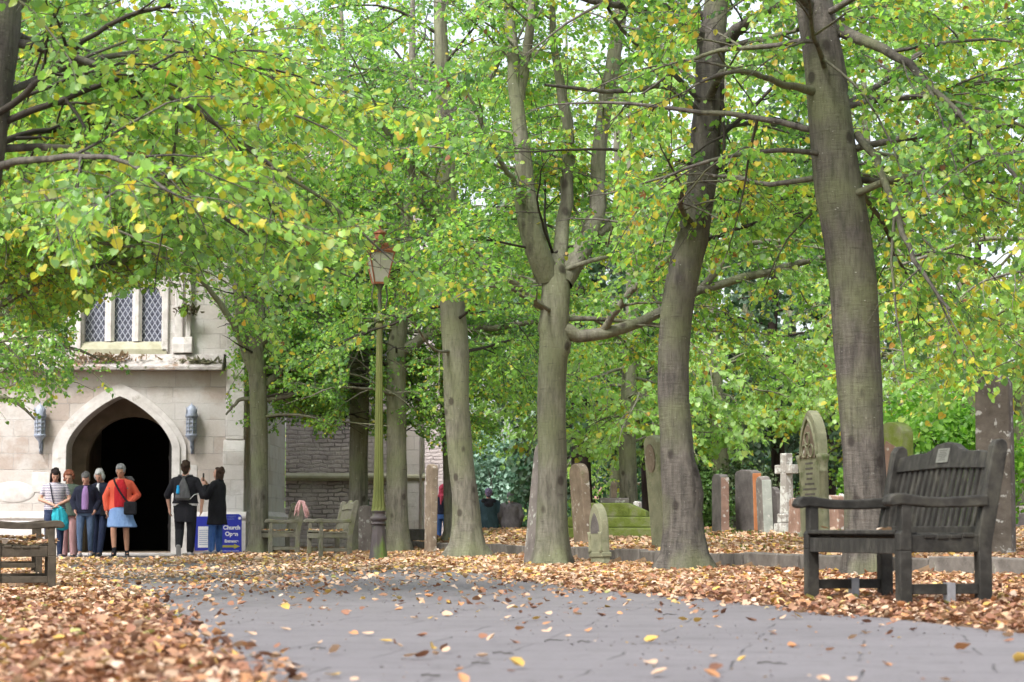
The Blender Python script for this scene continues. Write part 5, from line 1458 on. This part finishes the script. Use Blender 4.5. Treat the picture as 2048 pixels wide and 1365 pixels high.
for nm, c in dict(navy=[(.010, .012, .028), (.022, .026, .05)], jeans=[(.06, .10, .18), (.12, .17, .27)], jeans_dark=[(.018, .028, .07), (.04, .055, .11)], jeans_blue=[(.03, .09, .30), (.08, .17, .42)],
                  pinkc=[(.34, .19, .19), (.46, .28, .28)], green_c=[(.05, .075, .06), (.10, .13, .10)], lilac=[(.30, .17, .40), (.40, .25, .50)], red_c=[(.42, .012, .022), (.52, .025, .035)], coral=[(.66, .10, .055), (.80, .15, .085)],
                  denim=[(.17, .29, .55), (.25, .38, .64)], black_c=[(.007, .007, .010), (.016, .016, .02)], black_t=[(.010, .010, .014), (.02, .02, .026)], white_c=[(.62, .62, .64), (.74, .74, .76)], grey_c=[(.07, .07, .075), (.13, .13, .135)],
                  teal=[(.02, .36, .46), (.05, .48, .58)], greyj=[(.075, .07, .075), (.15, .14, .145)], tealdark=[(.022, .05, .062), (.05, .095, .115)], purple=[(.16, .13, .22), (.26, .22, .34)], pinkred=[(.42, .04, .08), (.52, .08, .12)], shoe=[(.06, .06, .06), (.14, .13, .13)], shoe_l=[(.34, .32, .34), (.5, .48, .5)], sole=[(.24, .23, .23), (.34, .33, .33)], bottle=[(.02, .30, .62), (.04, .38, .72)], scarf=[(.50, .28, .28), (.62, .38, .38)], brownt=[(.10, .08, .07), (.18, .14, .12)]).items():
    M[nm] = cloth('cloth_'+nm, c)

class Person:
    def __init__(s, label, px, D, py, h, yaw=0, w=1.0, skin='skin', tilt=0, turn=0, J=None, z=None):
        p = at(px, HOR, D)
        z = (H-(py-HOR)*D/F) if z is None else z
        s.root = empty('person', (p.x, D, z), math.radians(yaw), label, 'person')
        k = h/1.65; s.root.scale = (k, k, k)
        s.w = w; s.skin = M[skin]; s.tilt = math.radians(tilt); s.turn = math.radians(turn)
        j = dict(hipL=(-.09, 0, .86), kneeL=(-.095, -.015, .47), ankL=(-.10, .01, .085), hipR=(.09, 0, .86), kneeR=(.095, -.015, .47), ankR=(.10, .01, .085),
                 shL=(-.165, .01, 1.325), elL=(-.225, .03, 1.08), wrL=(-.215, -.06, .86), shR=(.165, .01, 1.325), elR=(.225, .03, 1.08), wrR=(.215, -.06, .86))
        j.update(J or {})
        s.j = {a: Vector((b[0]*(w if a[:2] in ('hi', 'kn', 'sh', 'el') else 1), b[1], b[2])) for a, b in j.items()}
        s.hm = Matrix.Translation((0, -.005, 1.44)) @ Matrix.Rotation(s.turn, 4, 'Z') @ Matrix.Rotation(s.tilt, 4, 'X') @ Matrix.Translation((0, .005, -1.44))
        s.body()
    def torso(s, m, g=0.0, z0=.80, z1=1.46, wx=1.0):
        w = s.w
        R = [(.80, .150, .100), (.88, .168*1, .118), (.96, .160, .112), (1.04, .146, .102), (1.14, .150, .108), (1.24, .160, .113), (1.32, .168, .100), (1.375, .135, .078), (1.41, .075, .06), (1.46, .055, .055)]
        m.loft([((0, 0 if r[0] < 1.2 else .005, r[0]), (r[1]*(w if r[0] < 1.40 else 1)+g)*wx, r[2]*(1+.7*(w-1) if r[0] < 1.38 else 1)+g) for r in R if z0 <= r[0] <= z1], 20)
    def hand(s, m, wr, el, side):
        d = (wr-el).normalized()
        d = (d+Vector((0, -.15, -.25))).normalized()
        out = d.cross(Vector((0, 1, 0)));  out = out.normalized() if out.length > .05 else Vector((1, 0, 0))
        f = out.cross(d).normalized()                       # across the palm
        pc = wr+d*.045
        m.cap(wr, wr+d*.055, .024, .03, 10); m.cap(pc-f*.016, pc-f*.018+d*.04, .02, .017, 8); m.cap(pc+f*.016, pc+f*.018+d*.038, .02, .017, 8)
        for q, (o, L) in enumerate(((-.030, .058), (-.011, .068), (.009, .064), (.028, .050))):
            a = wr+d*.085+f*o; b = a+(d*.9+out*side*.25+f*o*1.6).normalized()*L*.55; c = b+(d*.75+out*side*.65).normalized()*L*.5
            m.cap(a, b, .0105, .0095, 6); m.cap(b, c, .0095, .0075, 6)
        a = wr+d*.03-f*.026; b = a+(d*.55-f*.8).normalized()*.04; c = b+(d*.95-f*.15).normalized()*.03
        m.cap(a, b, .0125, .011, 6); m.cap(b, c, .011, .009, 6)
    def body(s):
        j = s.j; m = MB(); w = s.w
        s.torso(m)
        for q in 'LR':
            m.cap(j['sh'+q], j['el'+q], .050*(.5+.5*w), .038*(.5+.5*w)); m.cap(j['el'+q], j['wr'+q], .039*(.5+.5*w), .026)
            s.hand(m, j['wr'+q], j['el'+q], 1 if q == 'L' else -1)
            m.cap(j['hip'+q], j['knee'+q], .082*w, .054*w)
            k, a = j['knee'+q], j['ank'+q]
            m.cap(k, k+(a-k)*.35+Vector((0, .012, 0)), .053*w, .052*w); m.cap(k+(a-k)*.35+Vector((0, .012, 0)), a, .052*w, .032*w)
            ft = s.foot(q); m.cap(a+Vector((0, .02, -.03)), a+ft*.13-Vector((0, 0, .045)), .036, .028)
        m.cap((0, .005, 1.38), (0, 0, 1.47), .052, .048)
        m.m = s.hm
        m.ell((0, -.012, 1.555), (.074, .092, .108), 18); m.ell((0, -.045, 1.50), (.052, .055, .055), 14)
        m.cap((0, -.098, 1.560), (0, -.112, 1.530), .010, .014, 8)
        m.ell((-.076, .005, 1.545), (.012, .022, .032), 8); m.ell((.076, .005, 1.545), (.012, .022, .032), 8)
        m.ell((0, -.085, 1.578), (.05, .018, .012), 10)
        s.b = m.fuse('body', s.skin, s.root, .0075, 4)
        for x in (-.03, .03):
            e = MB(); e.m = s.hm; e.ell((x, -.090, 1.557), (.016, .010, .008), 8); e.build('eye', M['eye'], s.b)  # eye enlarged and dark, painting in the shade of the socket
        e = MB(); e.m = s.hm; e.ell((0, -.093, 1.502), (.024, .010, .007), 8); e.build('mouth', M['lip'], s.b)
    def foot(s, q):
        d = s.j.get('toe'+q, Vector((-.1 if q == 'L' else .1, -1, 0)))
        return Vector(d).normalized()
    def put(s, name, mt, fn, voxel=.011, smooth=5, label=None, parent=None):
        m = MB(); fn(m); return m.fuse(name, M[mt], parent or s.root, voxel, smooth, label)
    def top(s, mt, name='jacket', g=.02, z0=.96, sleeve=1.0, flare=0.0, label=None, sl_r=1.0, collar=True):
        j = s.j
        def fn(m):
            w = s.w
            R = [(.70, .175, .125), (.80, .172, .122), (.88, .174, .124), (.96, .166, .116), (1.04, .154, .108), (1.14, .155, .112), (1.24, .164, .117), (1.32, .172, .104), (1.375, .138, .080), (1.415, .080, .066)]
            R = [r for r in R if r[0] > z0+.01]
            R = [(z0, R[0][1]+flare, R[0][2]+flare)]+R
            m.loft([((0, 0, r[0]), r[1]*w+g, r[2]*(1+.7*(w-1))+g) for r in R if r[0] < 1.40]+[((0, .005, 1.415), .075+g*.5, .064+g*.5)], 24)
            for q in 'LR':
                a, b, c = j['sh'+q], j['el'+q], j['wr'+q]
                r0 = .054*(.5+.5*w)*(1+(sl_r-1)*.4)+g*.3
                m.cap((0, .01, 1.385), a+Vector((0, 0, .0)), .05+g*.3, r0)
                if sleeve > 1.0:
                    m.cap(a, b, r0, .046*sl_r+g*.35); e = b+(c-b)*(sleeve-1); m.cap(b, e, .047*sl_r+g*.4, .038*sl_r+g*.3)
                else: m.cap(a, a+(b-a)*sleeve, r0, .05*sl_r+g*.35)
        o = s.put(name, mt, fn, label=label)
        return o
    def shirt_front(s, mt, name='shirt', z0=.97, rx=.055, y=-.075, ry=.075, neck=True, x=0.0):
        w = s.w
        def fn(m):
            m.loft([((x, y*(1+.7*(w-1))-.0, z0), rx*w, ry), ((x, y*(1+.7*(w-1)), 1.12), rx*w, ry), ((x, y*(1+.7*(w-1)), 1.25), rx*w*1.02, ry), ((x, y+.012, 1.33), rx*.9, ry*.85), ((x, y+.04, 1.40), rx*.7, .05)], 18)
        return s.put(name, mt, fn, .009, 3)
    def trousers(s, mt, name='trousers', wide=1.0, end=1.0, z1=1.0):
        j = s.j; w = s.w
        def fn(m):
            m.loft([((0, 0, .80), .150*w+.014, .105*w+.014), ((0, 0, .88), .170*w+.014, .118*w+.012), ((0, 0, z1), .158*w+.012, .108*w+.012)], 20)
            for q in 'LR':
                h, k, a = j['hip'+q], j['knee'+q], j['ank'+q]
                m.cap(h, k, .094*w, .064*w*wide); e = k+(a-k)*end
                m.cap(k, e, .064*w*wide, .046*w*wide*wide)
        return s.put(name, mt, fn)
    def shoes(s, mt, sole=None, ankle=.0):
        for q in 'LR':
            a = s.j['ank'+q]; ft = s.foot(q)
            def fn(m):
                m.cap(a+Vector((0, 0, -.035))-ft*.03, a+ft*.06-Vector((0, 0, .045)), .042, .043, 10)
                m.cap(a+ft*.06-Vector((0, 0, .05)), a+ft*.14-Vector((0, 0, .055)), .042, .034, 10)
                if ankle: m.cap(a, a+Vector((0, 0, ankle)), .042, .040, 10)
            o = s.put('shoe', mt, fn, .008, 4)
            if sole:
                m = MB(); u = ft.cross(Vector((0, 0, 1))).normalized()
                up = u.cross(ft).normalized()
                c0 = a-up*.082
                pts = []
                for t_, w_ in ((-.075, .02), (-.06, .038), (.0, .04), (.06, .043), (.12, .045), (.155, .035), (.175, .015)):
                    pts.append((t_, w_))
                ol = [c0+ft*p[0]+u*p[1] for p in pts]+[c0+ft*p[0]-u*p[1] for p in reversed(pts)]
                n = len(ol)
                m.add([p for p in ol]+[p+up*.025 for p in ol], [tuple(range(n)), tuple(reversed(range(n, 2*n)))]+[(i, n+i, n+(i+1) % n, (i+1) % n) for i in range(n)])
                m.build('sole', M[sole], o, bevel=.006)
    def hair(s, mt, style='short'):
        def fn(m):
            m.m = s.hm
            m.ell((0, .018, 1.585), (.084, .092, .092), 18)
            m.ell((0, -.045, 1.635), (.062, .05, .034), 12)
            r = random.Random(len(style))
            for _ in range(34):
                a = r.uniform(-.1, PI+.1); b = r.uniform(-.1, 1.5); q_ = r.uniform(.014, .024)
                m.ell((.078*math.cos(a)*math.cos(b), .022+.084*math.sin(a)*math.cos(b), 1.587+.086*math.sin(b)), (q_, q_, q_*1.5), 8)
            if style == 'short':
                m.ell((0, .05, 1.53), (.072, .055, .065), 14)
                for x in (-1, 1): m.ell((x*.07, -.015, 1.57), (.018, .04, .045), 10)
            if style == 'bob':
                for x in (-1, 1): m.cap((x*.068, -.02, 1.60), (x*.082, -.012, 1.44), .03, .026, 10)
                m.ell((0, .05, 1.50), (.085, .06, .10), 14); m.ell((0, -.078, 1.612), (.058, .022, .026), 12)
            if style == 'curly':
                r = random.Random(5)
                for _ in range(46):
                    a = r.uniform(-.5, PI+.5); b = r.uniform(-.35, 1.4)
                    m.ell((.088*math.cos(a)*math.cos(b), .02+.09*math.sin(a)*math.cos(b), 1.575+.092*math.sin(b)), r.uniform(.022, .034), 8)
                for x in (-1, 1):
                    for q in range(5): m.ell((x*.085, r.uniform(-.05, .04), r.uniform(1.47, 1.6)), .03, 8)
            if style == 'puffy':
                for x in (-1, 1): m.ell((x*.075, -.005, 1.54), (.034, .05, .075), 12)
                m.ell((0, .055, 1.52), (.088, .06, .085), 14)
            if style == 'bun':
                m.ell((0, .05, 1.54), (.076, .055, .07), 14); m.ell((.0, .10, 1.575), (.045, .04, .045), 12); m.cap((0, .03, 1.49), (0, .03, 1.455), .05, .045)
            if style == 'long':
                m.ell((0, .055, 1.50), (.08, .055, .12), 14)
                for x in (-1, 1): m.cap((x*.066, .0, 1.59), (x*.075, .03, 1.42), .03, .028, 10)
        return s.put('hair', mt, fn, .008, 3)
    def strap(s, pts, r, mt, name='strap', parent=None):
        m = MB(); m.tube([tuple(p) for p in spline(np.array(pts), 18)], r, 6); return m.build(name, M[mt], parent or s.root, smooth=True)

# woman in a striped top holding a turquoise bag
p = Person('woman with dark bobbed hair in a navy striped top, hands folded', 109, 42.6, 1117, 1.67, 14, 1.10, tilt=24,
           J=dict(ankL=(-.11, -.10, .085), kneeL=(-.11, -.07, .47), elL=(-.25, .0, 1.10), wrL=(-.045, -.17, 1.0), elR=(.25, .0, 1.10), wrR=(.035, -.185, .985)))
p.top('stripe', 'top', .016, .90, .55); p.trousers('jeans_dark'); p.hair('hair_dark', 'bob'); p.shoes('shoe')
p.strap([(-.10, -.03, 1.40), (-.09, -.125, 1.33), (-.06, -.15, 1.15), (-.03, -.15, 1.02)], .011, 'navy')
def bag(m):
    m.loft([((.05, -.20, .98), .03, .025), ((.06, -.21, .92), .10, .05), ((.08, -.20, .80), .15, .07), ((.10, -.19, .66), .16, .075), ((.13, -.18, .56), .12, .06), ((.15, -.18, .52), .05, .03)], 16)
    m.cap((.0, -.2, .95), (-.03, -.19, .70), .045, .03); m.cap((.10, -.23, .92), (.16, -.22, .6), .04, .05); m.cap((.05, -.25, .9), (.06, -.25, .62), .03, .035)
def held(p, name, fn, mt, label, cat, voxel=.01, sm_=3):
    """a thing carried by a person: an object of its own at the person's place"""
    m = MB(); fn(m); o = m.fuse(name, M[mt], None, voxel, sm_)
    o.location = p.root.location; o.rotation_euler = p.root.rotation_euler; o.scale = p.root.scale
    tag(o, label, cat); return o
held(p, 'bag', bag, 'teal', 'limp turquoise cloth bag in the hands of the striped woman', 'bag')
# red haired woman behind
p = Person('woman with curly red hair in a dark green jacket and pink trousers', 138, 43.4, 1116, 1.66, -14, 1.05, tilt=24, turn=10)
p.top('green_c', 'jacket', .026, .80, 1.85, .01); p.trousers('pinkc', wide=1.25); p.hair('hair_red', 'curly'); p.shoes('shoe'); p.shirt_front('white_c', rx=.035, z0=1.25)
# woman with lilac top
p = Person('woman with short grey hair in an open navy jacket over a lilac top, looking down', 171, 42.4, 1114, 1.57, 4, 1.02, tilt=32,
           J=dict(elL=(-.26, .05, 1.10), wrL=(-.20, -.10, .93), elR=(.26, .05, 1.10), wrR=(.20, -.10, .93), ankL=(-.085, -.13, .085), kneeL=(-.10, -.09, .47), ankR=(.09, .08, .10)))
p.top('navy', 'jacket', .034, .86, 1.95, .012, sl_r=1.12); p.shirt_front('lilac', 'top', .93, .078, -.094, .085); p.shirt_front('white_c', 'collar', 1.29, .06, -.088, .08)
p.trousers('jeans', end=.86); p.hair('hair_grey', 'short'); p.shoes('shoe_l')
# white haired woman
p = Person('woman with puffy white hair in a navy gilet with grey striped sleeves', 200, 43.6, 1113, 1.66, -16, 1.0, tilt=28, J=dict(ankR=(.08, -.16, .085), kneeR=(.09, -.09, .47)))
p.top('stripe_grey', 'top', .016, .95, 1.9); p.top('navy', 'gilet', .032, .80, .22, .01); p.shirt_front('white_c', 'shirt', 1.1, .055, -.092, .08)
p.trousers('jeans_dark', wide=1.08); p.hair('hair_white', 'puffy'); p.shoes('shoe')
p.put('handbag', 'black_c', lambda m: m.box(.10, .30, -.20, -.10, .78, .98)); p.strap([(-.06, -.13, 1.38), (.02, -.16, 1.25), (.12, -.17, 1.05), (.18, -.17, .97)], .01, 'black_c')
# coral jacket
p = Person('person with silver hair in a coral jacket, red jumper and blue denim skirt', 241, 42.2, 1114, 1.70, 6, 1.02, 'skin_tan', tilt=20, turn=-14,
           J=dict(elL=(-.27, .02, 1.09), wrL=(-.25, -.03, .85), elR=(.29, .08, 1.12), wrR=(.17, -.10, 1.0), kneeL=(-.115, -.12, .48), ankL=(-.10, -.12, .13), toeL=(-.1, -.9, -.35), kneeR=(.10, -.02, .47), ankR=(.12, .05, .085)))
p.top('coral', 'jacket', .034, .78, 1.92, .014, sl_r=1.12); p.shirt_front('red_c', 'jumper', .90, .118, -.092, .088)
p.put('skirt', 'denim', lambda m: m.loft([((0, 0, 1.0), .165, .125), ((0, 0, .88), .205, .165), ((0, -.01, .70), .235, .19), ((.03, -.01, .545), .275, .215), ((.03, -.01, .535), .25, .2)], 24))
def hood(m):
    m.cap((-.10, .03, 1.41), (.02, .08, 1.42), .035, .05); m.cap((.02, .08, 1.42), (.17, .02, 1.42), .05, .045); m.cap((.17, .02, 1.42), (.22, .0, 1.39), .045, .025)
p.put('hood', 'grey_c', hood); p.hair('hair_silver', 'short'); p.shoes('black_c', 'shoe', .03)
cb = MB(); cb.box(.07, .30, -.30, -.19, .76, 1.0)
p.strap([(-.13, -.02, 1.41), (-.10, -.15, 1.34), (-.01, -.20, 1.18), (.10, -.235, 1.03), (.15, -.235, .99)], .017, 'black_c')
o = cb.build('shoulder_bag', M['black_c'], p.root, bevel=.03)
for x in (-.16, .10):
    m = MB(); m.ell((x*1.25, -.135, 1.24), (.014, .01, .014), 8); m.build('button', M['brass'], p.root)
# from behind: rucksack
p = Person('broad person in black walking away with a grey rucksack', 370, 42.4, 1113, 1.76, 176, 1.17, tilt=4,
           J=dict(elL=(-.27, .03, 1.08), wrL=(-.28, -.03, .84), elR=(.27, .03, 1.08), wrR=(.29, -.03, .84), kneeR=(.085, -.02, .46), ankR=(.075, .15, .17), toeR=(.05, -.45, -.9), ankL=(-.09, -.03, .085)))
p.top('black_t', 'jumper', .03, .93, 1.15, .02, sl_r=1.15); p.put('shirt_hem', 'white_c', lambda m: m.loft([((0, 0, .885), 0.168*1.17+.03, .14), ((0, 0, .96), .168*1.17+.035, .143)], 24))
p.trousers('black_c', wide=1.12, end=.92); p.put('shorts', 'black_t', lambda m: [m.loft([((0, 0, .60), .165*1.17, .125*1.15), ((0, 0, .88), .166*1.17+.015, .118*1.15+.015)], 22)])
p.hair('hair_brown', 'bun'); p.shoes('shoe_l', 'sole')
def ruck(m):
    m.loft([((0, .205, .98), .12, .05), ((0, .22, 1.02), .145, .075), ((0, .215, 1.14), .12, .07), ((0, .195, 1.25), .08, .05), ((0, .165, 1.36), .03, .025), ((0, .16, 1.385), .02, .02)], 18)
rk = held(p, 'rucksack', ruck, 'grey_c', 'grey drawstring rucksack on the back of the broad person in black', 'rucksack')
for s_ in (-1, 1):
    m = MB(); m.tube([(0, .175, 1.375), (s_*.06, .10, 1.425), (s_*.12, .02, 1.425), (s_*.14, -.1, 1.36)], .014, 6); m.build('strap', M['grey_c'], rk, smooth=True)
m = MB(); m.tube([(-.13, .24, 1.0), (-.2, .2, 1.08), (-.26, .12, 1.1)], .006, 6); m.build('cord', M['white_c'], rk, smooth=True)
bo = held(p, 'bottle', lambda m: [m.cap((.075, .275, 1.12), (.075, .27, 1.18), .034, .03), m.cap((.075, .27, 1.19), (.075, .265, 1.225), .022, .026)], 'bottle', 'small bright blue bottle in the side of the grey rucksack', 'bottle', .006)
# phone photographer
p = Person('person in a long black coat and blue jeans holding up a phone', 434, 43.0, 1108, 1.63, -104, 1.08, tilt=-14, turn=-8,
           J=dict(elL=(-.17, -.17, 1.12), wrL=(-.05, -.245, 1.36), elR=(.18, -.15, 1.10), wrR=(.04, -.245, 1.34), ankR=(.13, -.06, .085), kneeR=(.12, -.05, .47)))
p.top('black_c', 'coat', .040, .56, 1.75, .022, sl_r=1.2); p.trousers('jeans_blue', wide=1.15); p.hair('hair_brown', 'long'); p.shoes('shoe_l')
p.put('collar', 'black_c', lambda m: m.cap((-.08, .05, 1.40), (.08, .05, 1.40), .05, .05))
ph = MB(); ph.box(-.038, .038, -.295, -.285, 1.40, 1.555); o = ph.build('phone', M['grey_c'], None, bevel=.004)
o.location = p.root.location; o.rotation_euler = p.root.rotation_euler; o.scale = p.root.scale; tag(o, 'dark mobile phone held up by the person in the long coat', 'phone')
# people strolling away beyond the rise
p = Person('person in blue jeans and a navy jacket with pinkish red hair beyond the flared lime', 885, 58, 0, 1.66, 172, 1.05, z=-.08)
p.top('navy', 'jacket', .03, .93, 1.9); p.trousers('jeans_blue', wide=1.1); p.hair('pinkred', 'long'); p.shoes('shoe')
p.put('scarf', 'pinkred', lambda m: [m.cap((-.06, .09, 1.40), (.06, .09, 1.40), .05), m.cap((.0, .12, 1.38), (.02, .125, 1.18), .05, .03)])
p = Person('person in a quilted dark teal coat and a purple grey hat, seen from behind', 977, 57.5, 0, 1.70, 184, 1.25, z=-.23)
p.top('tealdark', 'coat', .045, .62, 1.9, .01, sl_r=1.3); p.trousers('black_c'); p.hair('purple', 'short'); p.shoes('shoe')
p.put('hood', 'black_t', lambda m: [m.cap((-.12, .09, 1.37), (.12, .09, 1.37), .07, .07), m.ell((0, .13, 1.28), (.13, .07, .10))])
p = Person('person in a loose dark grey jacket with short grey hair, seen from behind', 1021, 57.5, 0, 1.66, 178, 1.24, z=-.28)
p.top('greyj', 'jacket', .045, .60, 1.9, .012, sl_r=1.35); p.trousers('black_c'); p.hair('hair_grey', 'short'); p.shoes('shoe')
# scarf over the back post of the farther bench
sc = at(601, 1004, 42.0)
m = MB(); r7 = random.Random(2)
for q in range(9):
    dx = -.04+.010*q; dy = r7.uniform(-.03, .03)
    L1_, L2_ = r7.uniform(.14, .28), r7.uniform(.2, .36)
    m.tube([(dx-.08, dy, -L1_), (dx-.05, dy, -.10), (dx*.4-.01, dy*.5, .02), (dx*.4+.05, dy*.5, .005), (dx+.10, dy, -.15), (dx+.13, dy+.02, -L2_)], [.008, .014, .018, .018, .014, .006], 6)
s_o = m.fuse('scarf', M['scarf'], None, .008, 3); s_o.location = sc
tag(s_o, 'pink woollen scarf hung over the back of the grey bench', 'scarf')
# ------------------------------------------------------------------ light, sky, camera
w = bpy.data.worlds.new('World'); SC.world = w; w.use_nodes = True
nt = w.node_tree; nt.nodes.clear()
SUN_EL, SUN_AZ = 52, 215        # azimuth: degrees clockwise from +Y
sky = nt.nodes.new('ShaderNodeTexSky'); sky.sky_type = 'NISHITA'; sky.sun_disc = False
sky.sun_elevation = math.radians(SUN_EL); sky.sun_rotation = math.radians(SUN_AZ)
sky.air_density = 1.0; sky.dust_density = 4.0; sky.ozone_density = 1.0
hs = nt.nodes.new('ShaderNodeHueSaturation'); hs.inputs['Saturation'].default_value = .42
bg = nt.nodes.new('ShaderNodeBackground'); bg.inputs['Strength'].default_value = .15
wo = nt.nodes.new('ShaderNodeOutputWorld')
nt.links.new(sky.outputs[0], hs.inputs['Color']); nt.links.new(hs.outputs[0], bg.inputs['Color']); nt.links.new(bg.outputs[0], wo.inputs['Surface'])
sl = bpy.data.lights.new('sun', 'SUN'); sl.energy = 1.5; sl.angle = math.radians(12); sl.color = (1, .98, .96)
so = bpy.data.objects.new('sun', sl); COL.objects.link(so)
e, a = math.radians(SUN_EL), math.radians(SUN_AZ)
sd = Vector((math.sin(a)*math.cos(e), math.cos(a)*math.cos(e), math.sin(e)))
so.rotation_euler = sd.to_track_quat('Z', 'Y').to_euler(); so.location = sd*60
cam = bpy.data.cameras.new('camera'); co_ = bpy.data.objects.new('camera', cam); COL.objects.link(co_)
co_.location = (0, 0, H); co_.rotation_euler = (PI/2+PITCH, 0, 0)
cam.sensor_width = 36; cam.lens = F*36/2048; cam.clip_end = 3000; cam.clip_start = .1
cam.dof.use_dof = True; cam.dof.focus_distance = 28; cam.dof.aperture_fstop = 5.0
SC.camera = co_
SC.view_settings.view_transform = 'Standard'; SC.view_settings.look = 'None'; SC.view_settings.gamma = 1; SC.view_settings.exposure = 1.42
cy = SC.cycles
cy.max_bounces = 6; cy.diffuse_bounces = 4; cy.glossy_bounces = 2; cy.transmission_bounces = 3; cy.transparent_max_bounces = 4
cy.caustics_reflective = False; cy.caustics_refractive = False
cy.use_adaptive_sampling = True; cy.adaptive_threshold = .02
cy.use_denoising = True; cy.denoiser = 'OPENIMAGEDENOISE'
cy.sample_clamp_indirect = 8
print('LEAVES', NLEAF)
